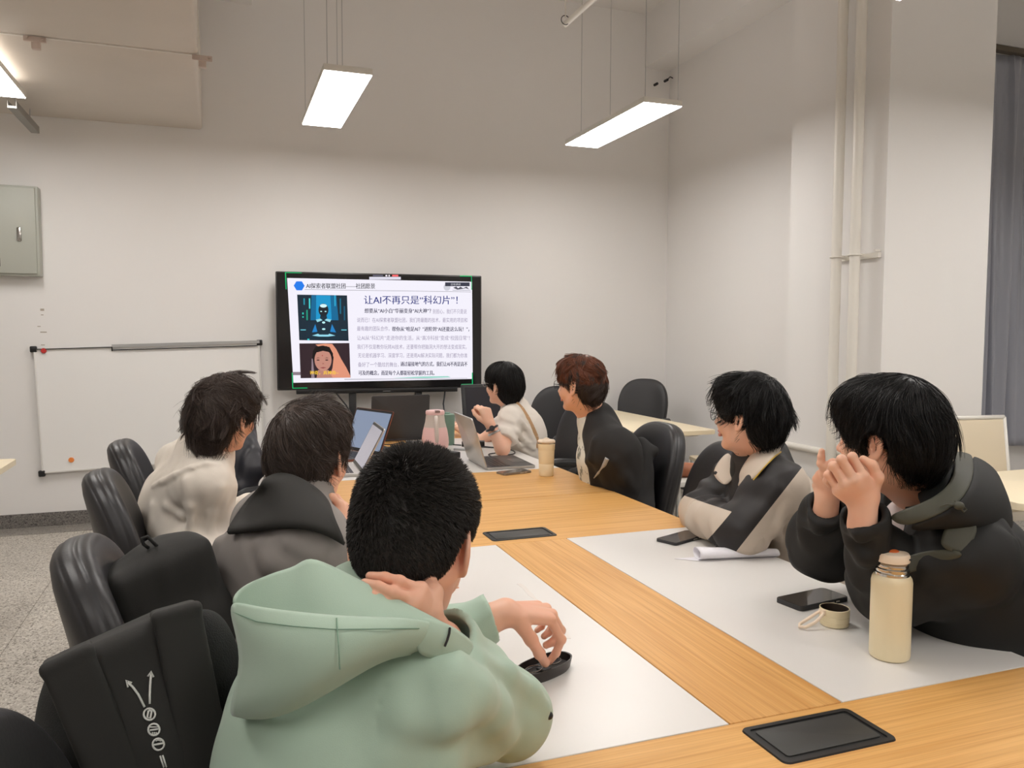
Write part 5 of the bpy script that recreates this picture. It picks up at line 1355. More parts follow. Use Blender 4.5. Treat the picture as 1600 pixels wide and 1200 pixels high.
# computer mouse under the far hand, adapters and cables
def lump(name, label, cat, x, y, w, l, h, rz, m, group=None):
    mb = MB(); mb.prism(rrect(w, l, min(w, l) * 0.2, 4), 0, h, bevel=min(h * 0.3, 0.004)); o = mb.make(name, m); o.location = (x, y, TT); o.rotation_euler = (0, 0, rz); return tag(o, label, cat, group)
t = thing('computer_mouse', 'black computer mouse under the hand of the person in the white tee', 'mouse', (1.305, 4.80, TT), 0.3)
mb = MB(); mb.sphere((0, 0, 0.006), 0.03, sc=(1, 1.7, 0.95)); 
for v in mb.b.verts: v.co.z = max(v.co.z, 0.0)
mb.make('shell', M_BLACK, t, smooth=True)
mb = MB(); mb.cyl((-0.004, -0.03, 0.031), (0.004, -0.03, 0.031), 0.006, n=12); mb.make('scroll_wheel', M_DKGREY, t)
lump('power_adapter', 'black power adapter lying behind the silver laptop', 'adapter', 1.13, 4.02, 0.055, 0.10, 0.028, 0.5, M_BLACK)
lump('power_adapter', 'black adapter brick near the elbow of the white tee', 'adapter', 1.36, 4.36, 0.06, 0.13, 0.030, 1.2, M_BLACK)
lump('usb_hub', 'small grey hub among the cables beside the jug', 'hub', 1.25, 4.22, 0.03, 0.09, 0.012, 1.0, M_ALU)
lump('notebook', 'closed dark notebook lying under the grey laptop edge', 'notebook', 0.80, 4.42, 0.15, 0.21, 0.012, 0.2, M_DKGREY)
lump('paper_sheet', 'white paper sheet lying left of the pink jug', 'paper', 0.93, 4.15, 0.21, 0.297, 0.0008, 0.35, mat('white paper', (0, 0, 0)))
def cable(label, pts, r=0.003, m=None):
    mb = MB(); n = len(pts); P = []
    for i in range(n - 1):
        p0, p1, p2, p3 = [np.array(pts[j]) for j in (max(i - 1, 0), i, i + 1, min(i + 2, n - 1))]
        for s in range(6):
            u = s / 6; P.append(0.5 * ((2 * p1) + (p2 - p0) * u + (2 * p0 - 5 * p1 + 4 * p2 - p3) * u * u + (3 * p1 - p0 - 3 * p2 + p3) * u ** 3))
    P.append(np.array(pts[-1])); mb.tube(P, r, n=6); o = mb.make('cable', m or M_BLACK, smooth=True); return tag(o, label, 'cable', 'cables on the far table')
z = TT + 0.003
cable('black cable looping from the adapter towards the silver laptop', [(1.30, 4.40, z), (1.22, 4.45, z), (1.15, 4.36 - .1, z), (1.20, 4.12, z), (1.14, 4.05, z)])
cable('black cable running beside the elbow of the white tee', [(1.40, 4.32, z), (1.46, 4.22, z), (1.43, 4.08, z), (1.34, 4.02, z), (1.33, 3.92, z)])
cable('second black cable just nearer than the one at the elbow', [(1.38, 4.30, z), (1.50, 4.16, z), (1.48, 4.00, z), (1.38, 3.95, z), (1.34, 3.88, z)])
cable('black cable trailing in front of the dark grey laptop', [(0.84, 4.60, z), (0.92, 4.56, z), (1.00, 4.60, z), (1.06, 4.50, z)])
# spectacle case with glasses, under the hand
t = thing('glasses_case', 'open oval black case with folded glasses under the fingertips', 'case', (0.572, 1.378, TT), math.radians(25))
mb = MB()
def oval(w, l, n=40): return [(w / 2 * math.copysign(abs(math.cos(a)) ** 0.72, math.cos(a)), l / 2 * math.copysign(abs(math.sin(a)) ** 0.9, math.sin(a))) for a in [2 * math.pi * k / n for k in range(n)]]
prof = [(0.052, 0.0), (0.056, 0.004), (0.060, 0.020), (0.0605, 0.022), (0.0570, 0.022), (0.0545, 0.008), (0.050, 0.006)]
R_ = []
for w, zz in prof: R_.append([mb.b.verts.new((x, y, zz)) for x, y in oval(w * 2.25, w * 1.02)])
for A, B in zip(R_, R_[1:]):
    for k in range(40): mb.b.faces.new((A[k], A[(k + 1) % 40], B[(k + 1) % 40], B[k]))
mb.b.faces.new(R_[0][::-1]); mb.b.faces.new(R_[-1]); mb.make('shell', mat('dark brown plastic', (44, 38, 36), 0.35), t, smooth=None)
for i, x in enumerate((-0.028, 0.026)):
    mb = MB(); mb.tube([(x + 0.019 * math.cos(a), 0.002 + 0.013 * math.sin(a), 0.0165) for a in [2 * math.pi * k / 20 for k in range(20)]], 0.0013, n=6, closed=True); mb.make('rim', mat('gunmetal', (120, 112, 106), 0.25, metal=0.9), t, smooth=True)
mb = MB(); mb.box((-0.012, -0.010, 0.0065), (0.010, 0.012, 0.012), bevel=0.002); mb.make('cloth', M_DKGREY, t)

# ---------------------------------------------------------------- bags and coats
M_BAG = mat('black bag cloth', (38, 37, 35), 0.8, bump=0.3, bscale=600, bdist=0.0008); M_MESHB = mat('black bag mesh', (30, 31, 30), 0.9, bump=0.9, bscale=420, bdist=0.002); M_PRT = mat('white print', (222, 222, 218), 0.6)
def frame_axes(yaw, pitch, roll=0):
    y, p = math.radians(yaw), math.radians(pitch); f = V(math.sin(y), math.cos(y), 0); u = V(0, 0, 1); l = np.cross(u, f)
    f, u = f * math.cos(p) - u * math.sin(p), u * math.cos(p) + f * math.sin(p); r = math.radians(roll); return f, l * math.cos(r) - u * math.sin(r), u * math.cos(r) + l * math.sin(r)
def bag_big():
    c = D(226, 1112, 1.12); f, l, u = frame_axes(-8, 14, 17); A = np.array([f, l, u])
    t = thing('backpack', 'large black backpack with white arrow and circle print, behind the green hoodie', 'backpack', (float(c[0]), float(c[1]), 0.45))
    body_ = [rbox(c - u * 0.03, (0.070, 0.088, 0.150), A, rr=0.022, k=0.02), ell(c - u * 0.05, (0.085, 0.09, 0.14), A, k=0.03)]
    B = flatten(body_)
    sculpt_obj('body', body_, M_BAG, t, res=0.0035, post=folds(0.002, 8, seed=3))
    side_ = [rbox(c + f * 0.014 - u * 0.09, (0.058, 0.130, 0.125), A, rr=0.045, k=0.04), rbox(c + f * 0.014 - u * 0.02 - l * 0.02, (0.055, 0.105, 0.115), A, rr=0.04, k=0.04)]
    side_ += [ell(D(122, 1098, 1.13), (0.045, 0.06, 0.075), k=0.04), ell(D(128, 1180, 1.12), (0.048, 0.06, 0.09), k=0.04), ell(D(322, 1040, 1.17), (0.036, 0.05, 0.075), k=0.04)]
    sculpt_obj('mesh_panel', side_, M_MESHB, t, res=0.004)
    for s, tl in ((1, 0.02), (-1, 0.16)):
        u2 = nrm(u + l * s * tl * (1 if s > 0 else 1)); l2 = nrm(l - u2 * (l @ u2)); A2 = np.array([f, l2, u2])
        cc = c + l * s * (0.056 if s > 0 else 0.055) - f * 0.076 - u * 0.030
        sculpt_obj('shoulder_strap', [rbox(cc, (0.010, 0.031, 0.152), A2, rr=0.006, k=0.01), rbox(cc + u2 * 0.148 + f * 0.03, (0.038, 0.031, 0.007), A2, rr=0.006, k=0.01)], M_BAG, t, res=0.0035)
    mb = MB()
    def line(pts, r=0.0016): mb.tube(onto(B, pts, off=0.0015), r, n=6)
    line([(226, 1105), (216, 1085), (207, 1073), (199, 1066)]); line([(234, 1100), (234, 1085), (235, 1065), (236, 1052)])
    line([(206, 1067), (197, 1063), (200, 1074)], 0.0013); line([(231, 1057), (236, 1049), (240, 1058)], 0.0013)
    def circ(cx, cy, r): mb.tube(onto(B, [(cx + r * math.cos(a), cy + r * 1.02 * math.sin(a)) for a in [2 * math.pi * k / 16 for k in range(16)]], off=0.0015), 0.0013, n=6, closed=True)
    for (cx, cy) in ((233.5, 1116), (240.5, 1140), (247.5, 1163)): circ(cx, cy, 9)
    line([(232, 1110), (237, 1111), (235, 1122), (230, 1121), (232, 1110)], 0.0015); line([(233, 1136), (248, 1136)], 0.0008); line([(234, 1141), (249, 1139)], 0.0012)
    for k in range(3): line([(238 + 3 * k, 1144), (238.5 + 3 * k, 1147)], 0.0009)
    line([(240, 1164), (256, 1161)], 0.0014); line([(243, 1158), (247, 1156), (252, 1158)], 0.0009)
    line([(250, 1181), (256, 1199)], 0.0011); line([(254, 1180), (260, 1199)], 0.0011)
    mb.make('print', M_PRT, t, world=True, smooth=True)
bag_big()
def bag_small():
    c = D(258, 928, 1.62); f, l, u = frame_axes(-16, 6, 17); A = np.array([f, l, u])
    t = thing('backpack', 'black backpack with a loop handle wedged between the grey shirt and the left chair', 'backpack', (float(c[0]), float(c[1]), 0.50))
    body_ = [rbox(c - u * 0.02, (0.08, 0.100, 0.110), A, rr=0.025, k=0.02), ell(c + u * 0.06 - l * 0.02, (0.07, 0.075, 0.05), A, k=0.04), rbox(c - u * 0.16, (0.09, 0.10, 0.14), A, rr=0.05, k=0.03)]
    B = flatten(body_); sculpt_obj('body', body_, M_BAG, t, res=0.005, post=folds(0.004, 8, seed=5))
    mb = MB(); mb.tube([D(232, 856, 1.57), D(224, 850, 1.56), D(222, 841, 1.56), D(230, 838, 1.56), D(240, 848, 1.57), D(250, 858, 1.58)], 0.0035, n=8); mb.make('loop_handle', M_BAG, t, world=True, smooth=True)
bag_small()
def coat(label, prims, m, res=0.006, seed=1, amp=0.012):
    o = sculpt_obj('coat', prims, m, None, res=res, post=folds(amp, 9, seed=seed)); return tag(o, label, 'coat')
M_NAVY = mat('dark navy nylon', (46, 46, 52), 0.45, bump=0.2, bscale=200, bdist=0.001)
coat('dark nylon coat over the chair beyond the cream shirt', [ell(D(372, 690, 3.9), (0.09, 0.11, 0.17), k=0.03), cap(D(365, 670, 3.85), D(395, 730, 3.75), 0.07, 0.06, k=0.04), cap(D(370, 720, 3.8), D(378, 760, 3.75), 0.08, 0.07, k=0.04)], M_NAVY, seed=7)
coat('black coat hanging on the office chair behind the plain black jacket', [ell(D(1000, 738, 3.36), (0.04, 0.07, 0.15), k=0.03), cap(D(995, 698, 3.36), D(1022, 704, 3.34), 0.022, 0.014, k=0.03), cap(D(998, 740, 3.33), D(1004, 790, 3.3), 0.035, 0.045, k=0.04)], mat('black coat cloth', (30, 29, 29), 0.8), seed=9)
# ---------------------------------------------------------------- people
SK = dict(sss=0.08, bump=0.05, bscale=900, bdist=0.0005, spec=0.45)
def skin_set(nm, rgb, lip):
    return [mat('skin ' + nm, rgb, 0.45, rgb2=tuple(min(255, int(c * k)) for c, k in zip(rgb, (1.02, 0.955, 0.93))), vscale=14, **SK),
            mat('brow and iris', (38, 28, 24), 0.5), mat('eye white', (226, 220, 214), 0.2), mat('lips ' + nm, lip, 0.4, sss=0.08)]
SKIN_A = skin_set('warm', (226, 178, 152), (202, 128, 114))
SKIN_B = skin_set('light', (232, 188, 162), (208, 136, 122))
H_BLACK = mat('black hair', (20, 18, 18), 0.42, spec=0.35)
H_DARK = mat('dark brown hair', (70, 58, 52), 0.42, spec=0.35)
H_SOFT = mat('very dark soft hair', (42, 38, 35), 0.5, spec=0.3)
H_BROWN = mat('chestnut hair', (112, 66, 46), 0.45, spec=0.35)
M_TROU = mat('dark trousers', (38, 40, 46), 0.85, bump=0.2, bscale=500)
M_TROU2 = mat('grey trousers', (70, 70, 74), 0.85, bump=0.2, bscale=500)
M_SHOE = mat('white trainer', (214, 210, 204), 0.5); M_SHOE2 = mat('black trainer', (30, 30, 32), 0.5); M_SOLE = mat('pale sole', (220, 216, 206), 0.6)

def person(label, J, loc):
    return thing('person', label, 'person', loc)
def lower(p, J, m=None, sm=None, res=0.012):
    P, feet = legs_prims(J); sculpt_obj('trousers', P, m or M_TROU, p, res=res, post=folds(0.004, 8))
    shoes(p, feet, sm or M_SHOE, M_SOLE)
def body(p, parts, F, mats_, J):
    ms = []
    for prims, res in parts: ms.append(sculpt(prims, res))
    P, A = torso_prims(J, g=-0.02); ms.append(sculpt(P, 0.014))
    v, q = merge(ms)
    hm = head_mats(F); n0 = len(ms[0][1])
    def hv(c):
        m = np.zeros(len(c), int); m[:n0] = hm(c[:n0]); return m
    me = quads_mesh('body', v, q, hv, relax=1); return link('body', me, mats_, p, world=True)
def floor_at(J): return (float(J['pelvis'][0]), float(J['pelvis'][1]), 0.0)

# ---- 1: green hoodie, foreground
def p_green():
    J = dict(pelvis=V(0.02, 0.90, 0.50), neck=V(0.185, 1.075, 1.015), sR=V(0.225, 0.955, 0.955), sL=V(0.115, 1.245, 0.950))
    J['chest'] = V(0.118, 1.02, 0.85)
    eR = D(795, 1116, 1.19); wR = D(690, 1003, 1.045); eL = V(0.250, 1.36, 0.825); wL = D(764, 968, 1.435)
    p = person('person in a sage green hoodie with short spiky black hair, hand on the neck', J, floor_at(J))
    F = Frame(D(646, 850, 1.13), 31, 27, -2)
    # hands placed joint by joint
    hw = D(790, 957, 1.452)
    hm = [D(860, 968, 1.480), D(862, 960, 1.505), D(853, 951, 1.53), D(840, 947, 1.55)]
    hf = [[D(877, 999, 1.492), D(869, 1020, 1.505), D(858, 1034, 1.517)], [D(876, 985, 1.535), D(864, 1003, 1.530), D(853, 1008, 1.515)],
          [D(866, 972, 1.562), D(858, 988, 1.556), D(850, 994, 1.54)], [D(850, 965, 1.575), D(846, 979, 1.57), D(839, 985, 1.56)]]
    ht = [D(808, 968, 1.440), D(830, 999, 1.448), D(843, 1021, 1.472), D(852, 1036, 1.500)]
    HL = hand_prims(hw, hm, hf, ht) + [cap(wL + (wL - hw) * 0.6, hw, 0.030, 0.0255, k=0.012)]
    rw = D(668, 990, 1.020)
    rm = [D(657, 922, 1.000), D(649, 938, 0.985), D(640, 954, 0.980), D(632, 970, 0.985)]
    rf = [[D(624, 909, 0.985), D(601, 902, 0.990), D(578, 900, 1.000)], [D(613, 926, 0.972), D(590, 916, 0.975), D(570, 911, 0.985)],
          [D(604, 943, 0.968), D(583, 932, 0.968), D(565, 926, 0.976)], [D(602, 961, 0.972), D(586, 951, 0.972), D(571, 944, 0.978)]]
    rt = [D(674, 955, 1.015), D(677, 926, 1.025), D(670, 911, 1.045), D(660, 903, 1.06)]
    HR = hand_prims(rw, rm, rf, rt, fr=0.0070) + [cap(wR, rw, 0.028, 0.026, k=0.012)]
    body(p, [(head_prims(F, J['neck'], rn=0.056), 0.0026), (HL, 0.0019), (HR, 0.0015)], F, SKIN_A, J)
    hv = hair_volume(F, h=0.005, top=0.008, side=0.001, back=0.004, nape=-0.060)
    hair(p, F, hv, H_SOFT, n=24000, length=lambda q, rs: (0.010 + 0.015 * np.clip((q[:, 2] + 0.03) / 0.10, 0, 1)) * (0.8 + 0.4 * rs.rand(len(q))), crown=(-0.070, 0.004, 0.082), grav=0.15,
         spike=0.42, spike_top=0.20, clump=0.22, nclump=2200, noise=0.35, steps=4, rad=0.0006, seed=3, swirl=0.45)
    g = 0.014
    T, A = torso_prims(J, g)
    P = [T, sleeve(J['sR'], eR, wR, g=0.011, wr=0.002), sleeve(J['sL'], eL, wL + (wL - eL) * 0.02, g=0.012, wr=0.003, rw=0.042)]
    B = flatten(P)
    P += [fold_line(B, [(672, 1030), (700, 1062), (733, 1080), (762, 1082)], 0.018, 0.007, 0.03),
          fold_line(B, [(640, 1120), (700, 1112), (745, 1092)], 0.016, 0.005, 0.03),
          fold_line(B, [(735, 1085), (770, 1112), (790, 1150)], 0.015, 0.006, 0.03),
          fold_line(B, [(745, 1030), (790, 1052), (830, 1080), (850, 1105)], 0.010, 0.004, 0.02),
          fold_line(B, [(715, 1040), (750, 1070), (765, 1090)], 0.009, 0.005, 0.015),
          fold_line(B, [(600, 1180), (680, 1190), (760, 1175)], 0.02, 0.005, 0.03)]
    P += [groove(B, [(668, 1000), (635, 1025), (610, 1055), (595, 1090), (589, 1130), (590, 1190)]), groove(B, [(590, 1165), (640, 1185), (690, 1199)])]
    sculpt_obj('hoodie', P, M_SAGE, p, res=0.0040, post=folds(0.0045, 7.5, aniso=(1, 1, 0.6), seed=4, amp2=0.0010))
    R0 = [(364, 938, .925), (400, 949, .895), (455, 957, .875), (525, 965, .868), (600, 967, .885), (665, 968, .925), (708, 985, .97)]
    R1 = [(362, 958, .915), (400, 972, .880), (458, 979, .858), (525, 984, .850), (600, 983, .868), (660, 982, .915), (700, 1000, .965)]
    R2 = [(372, 990, .912), (408, 1005, .868), (462, 1010, .845), (522, 1008, .840), (585, 1003, .862), (642, 995, .905), (680, 1008, .95)]
    R3 = [(380, 1040, .915), (413, 1048, .865), (466, 1052, .842), (522, 1045, .842), (572, 1030, .865), (620, 1012, .90), (660, 1012, .94)]
    R4 = [(363, 1095, .92), (392, 1098, .875), (437, 1095, .855), (490, 1080, .858), (545, 1050, .880), (600, 1022, .905), (640, 1018, .935)]
    R5 = [(361, 1122, .935), (392, 1128, .905), (436, 1124, .885), (492, 1098, .885), (548, 1062, .90), (604, 1028, .92), (642, 1022, .945)]
    R6 = [(380, 1110, .965), (400, 1118, .945), (440, 1112, .925), (492, 1085, .92), (545, 1050, .93), (600, 1022, .945), (640, 1018, .96)]
    cloth_patch('hood', [[D(*q) for q in r] for r in (R0, R1, R2, R3, R4, R5, R6)], M_SAGE, p, thick=0.005)
    B0 = [(364, 937, .925), (374, 920, .945), (400, 905, .965), (435, 893, .985), (464, 887, .985), (482, 868, .985), (528, 890, .98), (580, 917, .975), (630, 942, .97), (668, 962, .965), (700, 978, .975)]
    B1 = [(368, 950, .930), (382, 938, .950), (408, 925, .965), (436, 915, .975), (465, 912, .965), (492, 902, .962), (535, 918, .960), (585, 938, .957), (630, 954, .955), (665, 968, .955), (695, 982, .965)]
    B2 = [(380, 985, .945), (398, 978, .950), (420, 972, .950), (445, 968, .945), (472, 964, .940), (500, 960, .932), (545, 962, .930), (590, 967, .932), (630, 974, .938), (660, 980, .945), (688, 992, .955)]
    B3 = [(392, 1050, .95), (410, 1045, .93), (430, 1040, .920), (455, 1037, .912), (480, 1034, .905), (510, 1030, .90), (550, 1020, .90), (590, 1005, .91), (625, 1000, .925), (650, 1000, .94), (676, 1002, .955)]
    cloth_patch('hood_lining', [[D(*q) for q in r] for r in (B0, B1, B2, B3)], M_SAGE, p, thick=0.004)
    C0 = [(650, 964, .925), (672, 966, .935), (702, 977, .955), (724, 992, .985), (740, 1006, 1.02)]
    C1 = [(648, 990, .915), (672, 992, .922), (700, 1004, .940), (720, 1018, .975), (735, 1024, 1.01)]
    C2 = [D(650, 1020, .93), D(672, 1026, .94)] + onto(B, [(696, 1034), (714, 1040), (730, 1042)], off=-0.004)
    cloth_patch('collar', [[D(*q) for q in C0], [D(*q) for q in C1], C2], M_SAGE, p, thick=0.005)
    mb = MB(); mb.tube([D(703, 981, .950), D(702, 990, .945), D(699, 1000, .94), D(695, 1010, .935)], 0.0015, n=6); mb.make('zip', M_BLACK, p, world=True)
    mb = MB()
    mb.tube([D(526, 966, .8655), D(527, 984, .8475), D(529, 1008, .8375), D(531, 1046, .8395)], 0.0008, n=5)
    mb.tube([D(*q) for q in [(364, 956, .9135), (400, 971, .878), (458, 978.5, .8555), (525, 983.5, .8475), (600, 982.5, .8655), (655, 982, .910)]], 0.0007, n=5)
    mb.make('hood_seam', mat('sage seam', (120, 150, 130), 0.8), p, world=True)
    c = onto(B, [(858, 1118)])[0]
    mb = MB(); mb.sphere(c, 0.006); mb.make('sleeve_snap', M_BLACK, p, world=True)
    lower(p, J, M_TROU)
    return p
M_SAGE = mat('sage green knit', (167, 189, 171), 0.82, bump=0.25, bscale=900, bdist=0.0006, sheen=0.2, var=0.02, vscale=5)

M_GREYT = mat('washed grey cotton', (140, 134, 130), 0.9, bump=0.2, bscale=700, bdist=0.0006, rgb2=(128, 122, 119), vscale=4)
M_BLKC = mat('black cotton', (44, 43, 41), 0.9, bump=0.2, bscale=700, bdist=0.0006)
M_CREAMS = mat('cream linen', (226, 217, 205), 0.85, bump=0.3, bscale=500, bdist=0.0008)
M_WTEE = mat('white ribbed tee', (226, 218, 208), 0.85, bump=0.3, bscale=300, bdist=0.0008)
M_STRAP = mat('tan strap', (196, 158, 118), 0.6)
M_BLKJ = mat('black jacket cloth', (33, 31, 30), 0.85, bump=0.2, bscale=600, bdist=0.0006)
M_BLKJ2 = mat('black nylon', (31, 27, 27), 0.6, bump=0.15, bscale=400, bdist=0.0006)
M_BEIGEJ = mat('beige nylon', (200, 186, 170), 0.65, bump=0.15, bscale=400, bdist=0.0006)
M_YPIPE = mat('mustard piping', (196, 158, 60), 0.6)
M_SHELL = mat('black shell cloth', (15, 15, 14), 0.7, bump=0.15, bscale=300, bdist=0.0008)
M_OLIVE = mat('dark olive shell cloth', (66, 66, 54), 0.6, bump=0.15, bscale=300, bdist=0.0008)
M_LINER = mat('hood lining', (20, 24, 24), 0.8)
M_TEEW = mat('pale grey tee', (206, 196, 194), 0.85, bump=0.2, bscale=600, bdist=0.0005)

# ---- 2: grey shirt with a black hood
def p_grey():
    J = dict(pelvis=V(0.06, 1.72, 0.50), neck=D(465, 775, 1.80), sR=D(497, 862, 1.66), sL=D(415, 820, 1.98)); J['chest'] = D(440, 905, 1.78)
    eR = D(566, 925, 1.72); wR = D(540, 850, 1.76); eL = V(0.20, 2.05, 0.81); wL = V(0.42, 1.97, 0.80)
    p = person('person in a washed grey shirt with a black hood holding a pen', J, floor_at(J))
    F = Frame(D(485, 714, 1.84), 36, 6, -2)
    hw = D(537, 828, 1.78)
    hm = [D(531, 789, 1.775), D(538, 792, 1.795), D(542, 799, 1.81), D(544, 808, 1.825)]
    hf = [[D(519, 777, 1.765), D(510, 782, 1.765), D(509, 793, 1.77)], [D(525, 778, 1.80), D(515, 781, 1.80), D(511, 791, 1.80)],
          [D(532, 786, 1.83), D(521, 788, 1.84), D(517, 796, 1.83)], [D(535, 797, 1.85), D(525, 799, 1.85), D(520, 804, 1.84)]]
    ht = [D(530, 818, 1.76), D(522, 806, 1.75), D(516, 799, 1.755), D(509, 796, 1.76)]
    HR = hand_prims(hw, hm, hf, ht) + [cap(wR + (wR - hw) * .5, hw, 0.029, 0.025, k=0.012)]
    M_, F_, T_ = curl_hand(wL, (wL - eL) + V(0, 0, -0.04), V(0, 0, 1), -1, curl=(15, 20, 10))
    HL = hand_prims(wL, M_, F_, T_) + [cap(eL, wL, 0.03, 0.026, k=0.01)]
    body(p, [(head_prims(F, J['neck']), 0.0032), (HR, 0.0022), (HL, 0.0032)], F, SKIN_A, J)
    ex = [ell(F(0.045, 0, 0.080), (0.050, 0.060, 0.038), F.A, k=0.02)]
    hv = hair_volume(F, h=0.006, top=0.014, side=0.000, back=0.005, nape=-0.095, extra=ex, fringe=0.01)
    hair(p, F, hv, H_DARK, n=9000, length=0.085, crown=(-0.062, 0.01, 0.105), grav=0.42, lift=0.009, clump=0.78, nclump=320, noise=0.5, nfreq=18, steps=10, rad=0.0007, seed=5, swirl=0.3, stray=0.08)
    T, A = torso_prims(J, 0.022)
    P = [T, sleeve(J['sR'], eR, wR, g=0.022, wr=0.004), sleeve(J['sL'], eL, wL, g=0.02, wr=0.003)]; B = flatten(P)
    P += [fold_line(B, [(345, 850), (330, 900), (345, 960), (368, 990)], 0.018, 0.009, 0.02), fold_line(B, [(410, 850), (430, 880), (470, 900)], 0.015, 0.005, 0.03),
          fold_line(B, [(455, 850), (500, 870), (525, 900)], 0.014, 0.006, 0.02)]
    sculpt_obj('shirt', P, M_GREYT, p, res=0.0055, post=folds(0.007, 7, aniso=(1.2, 1.2, 0.5), seed=14, amp2=0.0015))
    off = 0.03
    R0 = [(412, 742, .06), (435, 735, .05), (465, 748, .045), (492, 768, .04), (513, 792, .03)]
    rows = [onto(B, [(407, 757, .10), (434, 754, .07), (463, 760, .06), (493, 778, .055), (518, 800, .045)]),
            onto(B, [(391, 777, .100), (422, 776, .088), (458, 780, .065), (494, 795, .055), (525, 816, .045)]),
            onto(B, [(372, 802, .05), (410, 800, .070), (455, 803, .06), (499, 812, .05), (533, 833, .035)]),
            onto(B, [(353, 832, .035), (400, 827, .045), (455, 822, .045), (503, 829, .04), (540, 852, .03)]),
            onto(B, [(358, 834, .01), (400, 828, .012), (455, 822, .012), (502, 828, .012), (538, 850, .01)])]
    top = [D(418, 745, 1.73), D(440, 738, 1.70), D(468, 746, 1.69), D(496, 764, 1.70), D(514, 784, 1.73)]
    cloth_patch('hood', [top] + rows, M_BLKC, p, thick=0.006)
    mb = MB(); mb.tube([D(503, 803, 1.745), D(517, 799, 1.758), D(530, 797, 1.772)], 0.0035, n=8)
    mb.make('pen', M_BLACK, None, world=True) if False else None
    pen = MB(); pen.cyl(D(500, 803, 1.742), D(531, 796, 1.772), 0.0035, n=10)
    po = pen.make('pen', M_BLACK, smooth=True); tag(po, 'black pen held in the fingers of the person in the grey shirt', 'pen')
    lower(p, J, M_TROU2)
    return p

# ---- 3: cream shirt, shaggy hair
def p_cream():
    J = dict(pelvis=V(-0.06, 2.62, 0.50), neck=D(322, 700, 2.62), sR=D(322, 752, 2.50), sL=D(286, 724, 2.74)); J['chest'] = D(288, 800, 2.62)
    eR = D(345, 845, 2.58); wR = D(430, 800, 2.75); eL = D(335, 812, 2.98); wL = D(450, 784, 3.0)
    p = person('person in a loose cream shirt with shaggy black hair looking at the screen', J, floor_at(J))
    F = Frame(D(353, 648, 2.56), 44, 6, -8)
    HR = [cap(eR, wR, 0.035, 0.026, k=0.01)]; M_, F_, T_ = curl_hand(wR, wR - eR, V(0, 0, 1), 1); HR += hand_prims(wR, M_, F_, T_)
    M_, F_, T_ = curl_hand(wL, wL - eL, V(0, 0, 1), -1); HL = hand_prims(wL, M_, F_, T_) + [cap(eL, wL, 0.03, 0.026, k=0.01)]
    body(p, [(head_prims(F, J['neck']), 0.0038), (HR, 0.004), (HL, 0.004)], F, SKIN_A, J)
    ex = [ell(F(-0.060, 0, -0.01), (0.048, 0.064, 0.080), F.A, k=0.03), ell(F(-0.065, 0, -0.075), (0.032, 0.052, 0.050), F.A, k=0.03), ell(F(0.03, 0, 0.080), (0.052, 0.062, 0.040), F.A, k=0.02),
          ell(F(-0.055, 0.072, -0.005), (0.035, 0.022, 0.04), F.A, k=0.02)]
    hv = hair_volume(F, h=0.006, top=0.012, side=0.002, back=0.005, nape=-0.120, extra=ex, fringe=0.010)
    hair(p, F, hv, H_DARK, n=8000, length=0.095, crown=(-0.05, 0.0, 0.11), grav=0.40, lift=0.012, clump=0.85, nclump=260, noise=0.7, nfreq=22, steps=12, rad=0.0008, seed=8, swirl=0.3, stray=0.12, curl=0.30)
    T, A = torso_prims(J, 0.018)
    P = [T, sleeve(J['sR'], eR, wR, g=0.013, wr=0.003, cuff=False), cap(J['neck'] + V(0, 0, -0.05), J['sR'] + V(0, 0, -0.02), 0.06, 0.062, k=0.06), sleeve(J['sL'], eL, wL, g=0.025, wr=0.004)]; B = flatten(P)
    B = flatten(P)
    P += [chain(onto(B, [(239, 760, .000), (256, 753, .001), (276, 742, .002), (300, 731, .002), (322, 725, .001), (342, 727, -.002)]), [0.006, 0.008, 0.009, 0.009, 0.008, 0.006], k=0.004),
          cap(D(300, 692, 2.64), D(316, 708, 2.58), 0.034, 0.030, k=0.03), fold_line(B, [(292, 750), (300, 790), (298, 835)], 0.014, 0.008, 0.02), fold_line(B, [(262, 790), (285, 805), (300, 800)], 0.012, 0.006, 0.015), fold_line(B, [(345, 760), (330, 800), (325, 830)], 0.012, 0.006, 0.015),
          fold_line(B, [(240, 790), (235, 830)], 0.012, 0.007, 0.015)]
    sculpt_obj('shirt', P, M_CREAMS, p, res=0.006, post=folds(0.007, 9, aniso=(1.3, 1.3, 0.6), seed=37, amp2=0.0028))
    lower(p, J, M_TROU2, res=0.014)
    return p

